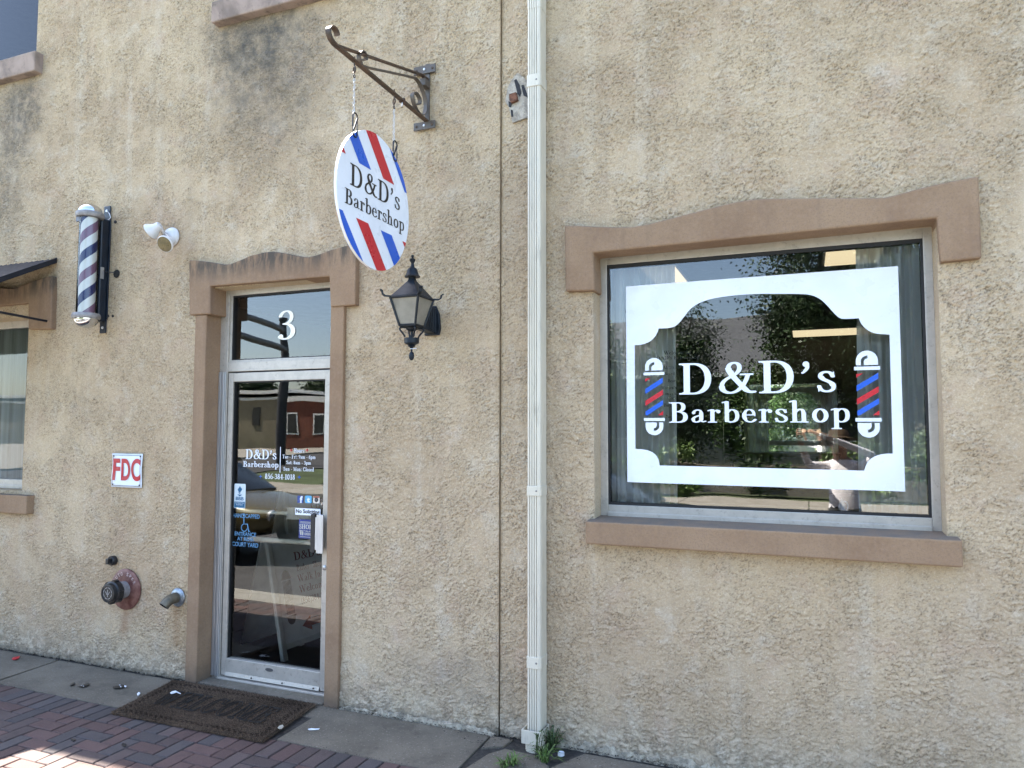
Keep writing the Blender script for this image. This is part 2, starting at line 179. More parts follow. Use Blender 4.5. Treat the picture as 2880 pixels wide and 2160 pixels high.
# ------------------------------------------------------------------ lettering: a bold book face drawn as outlines (cap height 500)
POLE_PH = .232
GLYPHS = "D500|16 1 10 12 16 24 50 26 59 36 76 40 76 462 59 464 50 475 16 476 10 484 13 496 22 500 200 500 250 498 297 489 325 480 353 466 392 437 413 412 437 368 454 312 459 249 453 187 438 134 412 87 394 65 354 34 325 20 291 9 253 2 213 0/168 31 175 28 225 29 255 37 275 46 297 62 324 90 339 112 351 137 360 165 370 218 369 284 360 337 351 362 339 387 316 420 295 440 277 452 241 468 222 471 172 472 164 465 164 37;B410|16 1 10 12 16 24 50 26 59 36 76 40 76 462 59 464 50 475 16 476 10 484 13 496 22 500 200 500 234 498 263 492 294 479 314 462 327 443 337 418 340 393 340 365 334 337 327 321 310 299 296 287 274 274 319 254 338 242 361 218 377 190 384 159 384 124 376 87 361 59 347 43 320 24 288 11 256 4 200 0/168 31 172 28 206 28 232 34 262 52 281 77 291 109 294 159 291 174 281 199 262 224 241 240 219 250 194 255 164 256 164 37/164 287 169 284 188 285 213 293 233 309 251 337 258 365 257 402 249 434 238 452 222 465 206 471 172 472 164 465;&500|138 2 107 9 91 15 68 27 48 43 33 62 26 77 21 102 20 121 30 131 35 159 42 177 64 209 106 246 161 281 121 352 108 399 111 406 120 412 128 445 147 471 166 485 191 495 213 499 244 499 269 495 288 487 303 477 317 462 326 443 330 421 330 396 322 365 311 343 294 321 252 287 281 243 334 174 352 212 377 284 375 287 306 288 300 296 303 309 313 313 475 313 481 310 485 296 478 288 440 287 413 206 374 124 421 65 438 49 450 44 491 45 509 42 520 34 521 27 516 22 500 14 475 9 447 8 425 11 394 19 369 29 348 43 325 67 306 49 281 32 247 15 213 5 181 1/161 34 172 31 188 33 209 39 230 49 256 68 293 106 293 109 202 224 184 247 146 221 123 199 110 184 97 156 93 140 92 131 100 121 106 81 116 62 137 43/227 327 231 328 238 334 257 362 266 387 269 409 267 431 258 452 244 466 228 470 212 465 197 452 188 437 182 412 192 402 200 371 215 362;'150|22 287 13 296 14 306 40 327 41 340 60 365 67 387 49 396 38 409 33 424 34 442 41 455 50 464 63 471 75 473 88 471 99 465 114 446 117 431 115 415 117 387 114 371 98 340 64 306 38 286;s250|106 2 75 11 47 29 41 12 38 10 31 13 29 18 29 52 21 71 15 96 22 105 34 109 50 109 63 105 68 99 75 74 87 52 100 40 119 32 144 30 161 34 176 43 186 56 191 71 192 87 174 96 170 115 160 131 138 147 86 174 57 193 36 218 31 234 31 256 35 271 43 287 52 296 81 313 103 318 128 320 172 315 193 306 209 293 217 309 222 310 227 306 229 265 237 234 234 227 225 222 206 220 188 226 184 231 173 262 166 274 155 284 141 289 116 289 100 282 90 268 85 249 104 240 109 224 125 206 198 165 228 143 238 131 244 118 248 81 242 56 234 40 223 27 206 15 166 2 138 0;a300|94 2 61 12 47 21 36 34 27 56 20 65 20 102 34 113 55 137 81 155 116 170 170 187 170 240 181 249 176 271 166 285 150 291 129 290 110 277 96 259 100 237 97 226 91 216 72 206 53 207 44 212 35 221 31 231 30 243 35 259 63 292 78 304 97 313 116 318 141 320 172 317 190 312 204 306 219 293 231 274 237 249 250 240 250 71 247 66 236 62 236 52 247 38 291 49 303 46 312 37 311 31 305 24 266 11 250 9 228 12 200 28 176 15 150 6 125 2/106 31 119 30 138 37 158 49 174 65 170 71 170 152 159 150 117 131 100 116 91 102 90 65 87 59 93 43;r260|16 1 10 12 16 24 44 25 50 34 60 40 60 277 44 281 13 273 5 284 9 299 91 325 97 321 123 318 138 313 140 309 141 291 172 309 200 314 216 306 231 303 242 296 253 281 256 262 250 243 234 229 222 225 209 224 188 234 176 252 175 279 156 265 140 243 140 40 150 34 156 25 184 24 190 15 188 4 178 0;b340|138 2 94 15 61 18 50 24 50 465 34 470 3 463 -3 468 -5 477 -3 487 3 492 81 515 88 511 116 508 129 502 130 459 130 312 169 319 209 319 240 312 271 296 290 277 307 249 317 215 322 162 319 121 310 87 294 56 275 34 246 15 219 6 175 0/156 31 166 28 178 29 204 43 214 52 229 74 241 106 247 143 245 199 232 246 211 277 191 290 178 289 153 268 130 234 130 49 144 37;e280|150 2 116 8 83 21 59 40 36 74 27 81 15 112 9 146 10 187 17 224 28 232 40 262 49 277 67 296 80 306 100 314 122 319 147 320 172 318 192 312 214 299 232 281 245 259 254 227 257 184 252 177 241 173 236 171 238 170 253 169 260 162 256 153 247 150 238 151 232 156 230 162 236 168 234 169 89 168 92 124 105 87 103 81 97 74 115 49 138 33 163 28 182 34 202 49 223 81 234 86 263 87 272 84 279 77 279 71 263 46 248 31 231 19 213 10 191 5/90 193 94 191 197 192 196 215 191 240 182 262 174 274 157 290 144 294 128 290 113 278 100 259 89 231 95 221;h360|16 1 10 12 13 21 19 25 41 25 55 40 55 465 54 468 38 470 13 463 6 464 1 471 1 484 9 493 84 515 94 511 119 508 134 502 135 371 135 309 138 307 178 317 222 314 252 302 263 293 273 281 282 256 285 227 295 221 295 218 295 40 309 25 334 24 339 18 340 9 334 1 328 0/173 24 200 25 215 40 214 243 209 265 202 277 191 287 183 284 157 262 135 227 135 40 150 25;o310|131 2 109 6 82 18 56 40 39 62 23 99 17 124 14 171 17 196 23 221 40 259 53 277 69 293 89 306 114 315 144 320 178 318 209 311 232 299 251 284 264 268 276 249 291 209 296 162 295 134 285 93 276 71 262 49 237 24 213 10 188 3 153 0/153 31 163 34 178 46 198 74 213 115 218 159 213 206 199 243 177 274 159 288 153 289 139 281 116 252 99 215 92 171 95 124 107 84 126 52 139 40;p340|9 -148 5 -138 9 -127 38 -125 55 -110 55 274 53 278 38 280 13 273 6 274 0 284 3 298 9 303 84 325 94 320 119 318 138 312 175 319 219 318 244 312 275 296 285 287 301 265 309 249 317 218 322 159 316 102 306 71 290 46 276 31 252 15 231 7 206 2 178 0 135 2 135 -110 145 -116 150 -124 175 -125 181 -128 185 -135 183 -144 175 -150 16 -150/166 31 178 28 189 31 201 37 217 52 236 87 245 121 247 162 243 215 228 259 209 282 191 292 178 286 155 265 135 234 135 56 150 40;n360|9 2 5 12 9 23 38 25 55 40 55 274 53 278 38 280 13 273 6 274 0 284 3 298 9 303 84 325 94 320 128 316 138 307 163 315 191 317 225 313 246 306 260 296 273 281 282 256 285 227 295 221 295 40 309 25 334 24 340 15 338 4 328 0 16 0/149 27 153 25 200 25 215 40 215 231 209 265 197 283 190 287 166 271 148 249 135 227 135 40 145 34;m530|9 2 5 12 9 23 38 25 55 40 55 274 53 278 38 280 13 273 6 274 1 281 1 293 9 302 84 325 94 320 128 316 138 307 178 317 206 317 225 313 252 302 269 287 303 307 341 317 369 317 391 313 421 299 439 277 447 252 450 227 460 221 460 40 472 27 475 25 497 25 502 21 505 9 497 0 344 0 337 6 335 15 341 24 366 25 380 40 379 240 371 271 356 287 341 279 325 265 295 221 295 37 303 25 322 25 327 21 330 12 325 2 191 0 181 3 175 0 94 0 16 0/178 24 181 22 206 25 215 37 214 243 209 265 200 280 191 287 181 283 157 262 135 227 135 40 145 34 150 26;u350|131 2 109 8 95 15 81 27 71 43 61 77 55 87 55 277 38 280 13 273 6 274 0 287 4 299 84 325 94 320 122 317 134 312 135 87 131 81 136 59 148 37 156 31 159 31 186 46 207 71 215 84 215 277 197 280 172 273 166 274 160 287 166 301 244 325 253 320 281 317 294 312 295 31 297 28 319 27 324 21 325 12 322 6 316 3 244 0 225 3 213 10 172 1;d340|131 2 106 8 77 21 61 34 43 56 34 71 24 102 18 140 18 181 23 218 33 249 50 277 69 296 100 312 131 319 172 319 210 312 210 468 200 468 194 471 163 463 157 468 155 477 157 487 163 492 241 515 250 511 283 506 290 499 290 31 291 28 319 27 324 21 325 15 322 6 316 3 244 0 213 6 172 0/151 31 163 28 178 32 194 41 210 56 210 234 184 271 169 285 153 291 142 287 129 277 108 246 98 215 93 162 95 121 109 74 131 43;c280|144 2 104 12 76 27 53 51 39 77 26 87 14 134 15 184 20 212 31 221 39 249 53 276 75 299 101 312 128 319 166 319 194 312 218 296 243 262 250 231 247 224 231 217 200 216 183 227 175 246 178 265 164 284 150 292 134 288 119 277 105 259 97 243 91 221 98 215 100 209 94 174 93 146 97 118 105 90 99 81 109 62 119 49 135 37 150 31 169 29 184 34 196 43 207 56 223 81 231 86 247 89 263 88 275 83 280 74 259 40 244 25 228 15 191 3;i180|16 1 10 12 13 21 19 25 41 25 55 40 55 274 53 278 38 280 13 273 6 274 1 281 1 293 9 302 84 325 94 320 109 319 130 315 135 309 135 40 150 25 175 23 179 18 180 9 175 2 169 0/78 386 59 395 47 409 41 427 41 446 50 465 63 477 81 484 100 484 119 476 132 462 139 443 139 424 130 406 116 392 97 385;l180|16 1 10 12 13 21 19 25 41 25 55 40 55 465 54 468 38 470 9 463 2 468 0 481 6 491 81 514 106 510 128 506 135 499 135 40 150 25 175 23 179 18 180 9 175 2 169 0;k350|16 1 10 12 13 21 19 25 41 25 55 40 55 465 54 468 38 470 13 463 6 464 0 474 3 488 9 493 84 515 94 511 119 508 134 502 135 199 138 197 234 293 196 296 190 306 194 317 200 320 278 320 313 320 319 312 318 299 309 295 275 295 170 190 188 181 300 26 344 24 350 15 347 3 341 0 206 1 200 9 203 21 223 27 138 145 135 140 135 40 150 25 175 23 180 12 176 2 169 0;t220|128 2 109 7 93 18 81 37 76 62 61 68 60 296 19 298 12 302 10 312 16 321 25 324 59 368 61 402 100 413 139 402 141 324 203 322 208 318 210 309 206 300 200 298 140 296 140 71 138 67 126 62 129 43 138 31 153 30 169 39 186 59 203 64 222 60 228 56 230 49 215 27 191 10 163 2;f220|16 1 10 12 13 21 19 25 41 25 55 40 55 296 16 299 11 306 11 315 19 322 55 324 55 415 67 424 71 446 81 471 94 487 106 496 128 507 159 513 184 513 202 506 206 493 219 486 227 474 229 452 224 440 213 430 197 425 182 427 169 437 162 449 161 468 169 484 166 485 150 477 138 462 130 443 127 424 127 421 135 415 135 324 191 322 197 319 200 312 198 302 191 298 135 296 135 40 150 25 175 23 180 15 178 6 169 0;y330|72 -142 50 -124 43 -113 40 -98 45 -82 59 -69 69 -66 81 -66 100 -76 113 -96 125 -79 137 -54 162 15 145 24 47 293 13 295 6 302 6 312 9 318 16 320 159 320 166 318 170 309 166 297 128 293 172 171 191 120 194 122 243 293 206 296 200 306 205 318 209 320 322 320 329 312 329 302 322 295 275 295 272 291 209 74 225 24 216 19 191 13 158 -76 131 -115 106 -134 91 -140;T420|106 1 100 12 101 18 106 24 144 25 153 36 166 40 166 468 159 471 41 471 35 368 31 362 22 361 16 365 15 371 21 493 25 499 31 501 313 501 391 501 397 497 400 487 405 371 403 364 397 360 389 362 385 368 380 468 378 471 259 471 254 468 254 40 269 35 275 26 313 24 319 18 319 7 316 2 309 0;F380|6 1 0 12 1 18 6 24 41 25 50 35 66 40 66 462 50 465 41 475 13 475 5 484 6 493 9 498 16 500 331 501 337 496 340 490 345 381 341 372 334 370 328 373 325 377 319 471 256 471 159 471 156 471 154 465 154 271 159 269 244 269 246 324 250 329 256 330 262 327 265 321 265 190 259 181 250 181 246 187 244 241 154 240 154 40 169 25 203 24 209 17 208 6 200 0;H490|9 2 5 12 9 23 16 25 47 25 53 34 66 40 66 462 54 465 47 475 16 475 9 477 5 487 9 498 16 500 203 500 213 496 215 484 209 476 175 475 166 465 154 462 154 271 159 269 322 269 326 271 326 462 314 465 306 475 272 476 265 484 269 497 275 500 372 501 466 500 472 497 475 484 469 476 434 475 426 465 414 462 414 459 414 40 427 34 434 25 469 24 475 15 472 3 463 0 275 0 269 2 265 15 272 24 306 25 313 34 326 40 326 240 156 241 154 237 154 40 166 35 175 25 209 24 215 15 213 6 209 1 203 0 16 0;I230|9 2 5 12 9 23 16 25 47 25 53 34 66 40 66 462 54 465 47 475 13 475 6 482 6 493 9 498 16 500 206 500 212 496 215 490 213 481 209 476 173 474 166 465 154 462 154 459 154 40 166 35 175 25 209 24 215 15 213 6 209 1 203 0 16 0;M590|25 2 20 12 25 23 50 26 59 36 81 38 85 40 85 456 78 473 21 474 16 481 15 487 17 493 22 498 150 499 158 493 300 102 425 456 426 471 416 481 417 493 425 499 466 500 559 499 566 496 570 484 563 474 519 474 514 471 514 124 514 40 527 34 534 25 569 24 575 15 571 2 566 0 375 0 369 3 366 8 366 18 372 24 406 25 413 34 426 40 425 373 316 62 322 40 320 37 305 31 300 23 291 20 281 22 275 29 240 37 116 375 115 40 119 38 141 36 150 26 173 24 179 18 180 9 175 2 169 0;S340|138 2 106 10 87 18 62 37 47 54 45 15 38 10 31 13 28 21 28 87 13 143 16 151 38 160 59 158 73 152 77 146 91 96 105 68 128 43 144 34 159 30 175 31 194 35 209 43 224 56 234 68 245 90 252 124 227 137 223 165 215 187 203 206 187 221 147 249 81 287 56 306 40 324 27 349 23 381 25 409 32 431 40 446 56 466 78 481 97 490 131 498 159 500 197 496 228 485 253 468 269 449 272 484 275 488 281 490 288 484 289 409 297 371 296 365 284 351 278 350 272 355 250 357 234 365 224 402 209 437 190 459 169 469 141 467 115 452 97 427 89 396 113 384 119 356 129 337 144 318 178 292 247 249 287 215 302 193 313 168 317 134 314 102 303 71 286 46 265 27 244 16 209 5 169 0;C420|194 2 153 12 131 20 109 33 77 62 50 106 33 156 24 215 23 281 31 340 46 390 71 434 102 465 122 478 152 490 184 497 222 500 275 494 298 487 322 474 337 462 353 443 356 446 357 484 363 490 369 489 374 481 374 409 387 371 392 352 391 346 375 338 372 329 366 325 359 327 353 335 329 337 312 343 307 349 297 387 288 408 275 431 259 449 241 464 225 470 203 465 179 452 162 437 140 406 130 384 116 337 111 309 108 252 112 184 124 134 134 109 156 74 173 56 202 37 222 31 234 30 266 42 293 65 311 90 333 137 339 143 359 149 388 149 411 143 417 134 403 99 386 71 364 46 338 26 307 12 278 4 234 0;W650|203 11 197 15 167 18 155 24 48 471 44 474 6 474 0 484 4 496 9 498 178 499 184 497 188 493 190 484 184 475 144 474 138 471 222 128 283 381 259 471 225 475 220 484 222 493 231 499 375 497 380 487 375 475 349 471 419 212 447 116 543 471 541 474 488 474 480 484 484 496 491 499 641 498 647 495 649 490 649 481 641 474 575 474 572 471 461 65 461 59 470 24 467 21 434 10 422 15 392 18 380 24 300 319 297 321 236 68 245 24 216 11;-200|34 139 27 149 25 162 28 174 38 182 150 182 156 181 163 171 165 159 162 146 153 138;:150|53 6 38 15 27 31 23 46 25 65 34 81 50 93 66 97 84 95 100 87 112 71 117 52 115 34 105 18 91 7 72 3/63 218 45 224 32 237 24 252 23 271 28 287 41 302 59 311 78 312 95 306 108 293 116 277 117 259 110 240 99 227 81 219;+300|138 46 128 52 125 59 125 140 38 140 28 148 25 162 30 174 38 180 125 181 125 262 134 273 151 274 159 270 165 262 165 181 253 180 262 171 265 159 261 146 253 140 166 140 164 56 153 46;(180|144 -108 137 -104 107 -63 84 -19 66 31 52 81 43 137 38 193 38 249 43 302 52 356 66 402 85 446 109 484 138 515 156 520 175 518 182 515 185 509 156 477 134 443 115 399 102 352 93 302 88 246 88 193 93 137 102 84 115 34 134 -17 157 -60 185 -101 178 -107 169 -109;)180|13 -107 7 -104 6 -98 35 -57 56 -16 75 34 88 84 97 137 102 193 102 246 97 302 88 352 75 399 56 442 34 477 5 509 8 515 16 518 31 520 45 518 53 514 81 484 105 446 124 402 138 352 147 302 152 246 152 193 147 137 138 81 124 31 106 -19 83 -63 53 -104 34 -110;0320|138 2 106 10 84 24 67 43 54 65 41 93 24 156 19 193 16 234 19 306 24 343 41 406 53 434 69 459 83 474 107 490 141 498 175 497 195 493 219 481 234 467 248 449 263 421 282 362 289 324 294 252 293 212 289 174 274 109 262 77 238 37 218 18 194 7 159 2/152 40 156 38 173 59 186 84 197 112 211 177 216 249 211 324 197 387 185 418 174 440 159 459 153 461 142 449 118 402 102 340 94 268 97 193 109 127 130 71;1280|47 1 42 6 40 12 41 18 47 24 84 25 91 34 106 40 106 431 103 435 56 406 50 405 38 412 36 424 41 432 105 471 106 481 109 484 125 488 150 490 181 487 194 481 194 40 209 34 216 25 253 24 259 18 260 9 256 3 250 0;3310|103 2 66 10 35 24 24 34 16 46 13 59 15 65 28 71 38 85 47 93 59 97 72 97 88 90 98 77 102 59 98 40 102 37 125 29 141 31 159 36 188 56 207 81 218 109 222 146 219 174 214 193 202 215 185 234 153 251 100 258 89 262 83 268 84 274 94 280 131 288 154 296 172 309 186 324 197 346 203 374 202 412 193 440 182 456 171 465 156 470 141 470 126 465 113 456 100 440 91 423 80 396 66 388 47 386 31 389 20 396 19 402 36 440 58 468 86 487 116 496 153 499 194 493 222 481 247 457 259 434 265 402 265 371 259 343 252 327 237 306 216 287 195 274 239 256 253 245 273 224 290 193 296 165 297 146 296 124 288 90 273 62 248 37 216 18 178 6 147 2;4330|134 2 130 12 134 23 141 25 172 25 176 27 175 123 28 124 22 131 16 152 175 440 176 471 194 478 200 484 213 487 223 481 250 477 264 471 264 159 269 156 303 155 308 149 310 140 308 131 303 125 269 124 264 121 264 27 269 25 303 24 309 18 310 12 306 3 300 0 141 0/50 159 53 156 175 157 176 381 175 383 172 378;5310|103 2 66 10 35 24 19 40 13 52 13 62 19 68 31 73 47 90 56 94 69 95 84 89 95 77 100 62 96 43 103 36 116 31 128 29 147 34 159 40 188 65 204 93 214 124 216 143 217 184 211 221 194 262 177 284 152 299 141 300 124 290 111 274 96 246 88 241 72 237 50 237 34 240 24 246 23 252 29 265 51 299 61 437 56 449 55 465 59 479 69 487 250 488 259 481 264 468 264 452 260 440 253 433 88 432 78 318 128 328 169 328 200 321 232 306 256 283 274 256 286 221 292 184 291 143 283 102 269 71 247 43 216 21 181 8 150 2;6320|138 2 97 14 69 32 47 59 32 90 23 131 20 174 22 212 31 274 41 309 64 362 96 409 120 434 143 452 168 468 197 481 234 493 253 494 269 492 280 487 285 481 277 471 241 459 202 437 164 402 132 356 120 331 105 287 106 285 150 293 191 292 228 281 241 274 260 259 279 231 292 187 295 149 289 99 280 71 271 56 254 34 241 23 213 9 191 4 163 1/154 31 166 30 180 37 196 52 205 65 220 102 225 149 222 187 209 227 197 246 187 256 170 265 159 265 133 252 109 231 91 202 90 177 93 131 107 81 115 65 130 46;8320|128 2 109 6 84 16 58 37 44 56 34 74 22 112 20 159 27 199 43 234 68 262 92 277 75 293 64 309 51 337 48 352 45 371 47 406 58 440 75 467 100 487 119 494 141 498 183 496 206 488 231 471 249 446 261 415 265 377 261 346 257 331 240 299 218 277 247 258 260 243 272 224 285 190 289 168 290 124 285 99 272 65 260 46 234 21 213 10 185 2 150 0/150 34 156 32 169 41 190 68 204 106 209 143 207 168 198 206 180 237 159 257 153 258 145 252 123 227 109 196 101 156 104 115 115 77 133 49/150 293 156 291 163 296 180 318 191 346 195 377 194 396 187 427 173 452 158 468 153 469 142 459 127 437 120 418 115 387 117 356 125 327 134 312;9320|47 8 32 15 30 21 34 27 92 49 131 77 152 99 183 143 196 171 211 215 153 206 128 207 105 212 88 218 63 234 46 252 37 268 26 296 21 331 21 368 26 399 36 431 52 456 71 474 91 486 131 497 178 497 219 486 249 465 267 443 275 427 288 390 294 349 294 290 284 224 264 165 235 112 216 87 175 49 144 31 116 18 81 8 63 6/140 237 156 235 185 249 205 268 224 296 224 349 213 406 207 421 192 446 171 465 159 470 150 470 138 464 125 455 105 424 92 381 91 331 100 287 107 271 119 253;O460|200 2 167 9 131 24 108 40 85 62 64 90 46 124 35 156 27 190 22 231 22 271 26 306 34 343 47 377 66 412 84 437 106 459 134 477 172 493 216 500 256 498 306 487 338 471 364 449 388 421 406 393 419 362 431 324 437 287 439 252 437 212 430 174 420 140 406 109 387 77 363 49 340 31 316 18 280 6 228 0/220 34 231 31 264 46 282 62 301 84 317 109 333 143 343 177 349 212 351 249 349 287 342 324 332 359 319 387 302 415 283 437 261 456 241 466 225 468 209 462 191 449 168 427 149 402 135 374 122 340 114 306 110 268 110 231 114 196 122 159 134 127 150 96 169 71 188 52;P400|9 2 5 15 12 24 47 25 56 36 76 40 76 462 59 464 50 475 16 476 10 484 13 496 22 500 241 498 283 490 300 484 322 471 341 456 358 431 372 387 374 359 371 324 366 306 352 277 340 262 319 245 282 227 231 217 164 215 164 37 175 25 209 24 215 15 213 4 203 0 16 0/164 246 172 244 203 244 228 251 257 271 273 296 283 327 285 374 277 412 259 444 239 462 219 471 172 472 164 465;E390|109 -1 9 0 4 2 0 9 1 18 6 24 41 25 50 35 66 40 66 462 50 465 41 475 13 475 5 484 6 493 9 498 16 500 322 501 330 490 335 390 333 384 325 380 319 382 316 387 309 471 156 471 154 465 154 431 154 271 159 269 238 269 240 271 241 318 244 323 250 325 256 323 260 315 260 256 260 193 256 187 250 185 244 187 240 193 239 240 154 240 154 40 169 29 319 29 330 121 333 127 341 130 347 127 350 121 340 12 338 4 331 -1;L380|109 -1 9 0 4 2 0 9 1 18 6 24 41 25 50 35 66 40 66 462 54 465 47 475 13 475 7 481 5 490 9 498 16 500 209 499 215 487 209 476 175 475 166 465 154 462 154 431 154 40 169 29 313 29 316 32 325 131 328 137 334 140 342 137 345 131 335 24 328 5 322 -1;U450|197 2 155 12 121 31 97 56 81 87 71 124 68 149 67 462 54 465 47 475 16 475 9 477 5 490 12 499 203 500 213 496 215 484 209 476 175 475 166 465 153 462 153 174 156 127 161 106 172 74 181 61 198 43 214 34 228 30 250 33 266 41 289 62 304 90 314 127 318 177 325 184 345 190 345 462 322 463 316 466 309 475 284 477 280 490 287 499 431 500 439 493 440 484 434 476 410 474 400 463 375 462 375 190 395 184 402 177 399 124 389 87 380 68 361 43 342 27 313 13 284 5 234 0;R450|9 2 5 15 12 24 47 25 56 36 76 40 76 462 59 464 50 475 16 476 10 487 16 499 200 500 234 498 288 486 307 477 332 459 348 437 359 409 364 371 360 337 349 306 330 281 306 262 263 243 281 216 404 27 409 25 444 24 450 15 446 2 438 0 322 0 314 2 310 12 315 24 179 234 172 236 164 234 164 37 175 25 209 24 215 15 213 4 203 0 16 0/164 265 197 265 220 271 247 290 263 312 273 340 275 384 267 421 251 446 233 462 213 470 172 472 164 465;Y440|122 1 115 9 119 22 125 25 156 25 163 34 176 40 176 234 166 240 43 471 38 474 6 474 0 484 2 493 9 498 175 497 180 487 175 475 132 471 231 283 234 281 263 339 327 471 325 473 287 474 280 484 284 496 291 499 419 499 425 497 429 490 429 481 422 474 359 472 250 249 264 240 264 40 277 34 284 25 319 24 325 15 323 6 316 0"
GL = {}
for _g in GLYPHS.split(';'):
    _h, _ls = _g[1:].split('|', 1)
    _L = []
    for _q in _ls.split('/'):
        _n = list(map(int, _q.split())); _L.append([(_n[i]/500, _n[i+1]/500) for i in range(0, len(_n), 2)])
    _tri = tessellate_polygon([[Vector((a, b, 0)) for a, b in L] for L in _L])
    GL[_g[0]] = (int(_h)/500, [p for L in _L for p in L], [tuple(t) for t in _tri], _L)
def advance(txt, gap=0.0): return sum((GL[c][0] if c in GL else .36)+gap for c in txt)
def serif(mb, txt, o, ux, uy, width, cap, m=0, gap=0.0):
    """text with its left end on the baseline at o, squeezed to width along ux"""
    o, ux, uy = Vector(o), Vector(ux).normalized(), Vector(uy).normalized(); k = width/advance(txt, gap); x = 0
    for c in txt:
        if c in GL:
            wd, p, t, _ = GL[c]; mb.add([o+ux*((a+x)*k)+uy*(b*cap) for a, b in p], t, m); x += wd+gap
        else: x += .36+gap
    return mb
_sans = {}
def sans(mb, txt, o, ux, uy, width, cap, m=0, bold=.0):
    key = (txt, bold)
    if key not in _sans:
        cu = bpy.data.curves.new('t', 'FONT'); cu.body = txt; cu.offset = bold; ob = bpy.data.objects.new('t', cu)
        me = bpy.data.meshes.new_from_object(ob); xs = [v.co.x for v in me.vertices]; ys = [v.co.y for v in me.vertices]
        x0, x1 = min(xs), max(xs); cu2 = bpy.data.curves.new('t', 'FONT'); cu2.body = 'H'; ob2 = bpy.data.objects.new('t', cu2)
        m2 = bpy.data.meshes.new_from_object(ob2); H = max(v.co.y for v in m2.vertices)
        _sans[key] = ([((v.co.x-x0)/(x1-x0), v.co.y/H) for v in me.vertices], [tuple(p.vertices) for p in me.polygons])
        bpy.data.objects.remove(ob); bpy.data.objects.remove(ob2)
    p, f = _sans[key]; o, ux, uy = Vector(o), Vector(ux).normalized(), Vector(uy).normalized()
    return mb.add([o+ux*(a*width)+uy*(b*cap) for a, b in p], f, m)
XA, YA, ZA = Vector((1, 0, 0)), Vector((0, 1, 0)), Vector((0, 0, 1))
def arc(c, r, a0, a1, n=12): return [(c[0]+r*math.cos(R_(a0+(a1-a0)*i/n)), c[1]+r*math.sin(R_(a0+(a1-a0)*i/n))) for i in range(n+1)]
def smoothpath(pts, n=6):                  # Catmull-Rom through points
    P = [Vector(p) for p in pts]; out = []
    for i in range(len(P)-1):
        a, b, c, d = P[max(i-1, 0)], P[i], P[i+1], P[min(i+2, len(P)-1)]
        for k in range(n):
            t = k/n; out.append(.5*((2*b)+(c-a)*t+(2*a-5*b+4*c-d)*t*t+(3*b-a-3*c+d)*t**3))
    return out+[P[-1]]
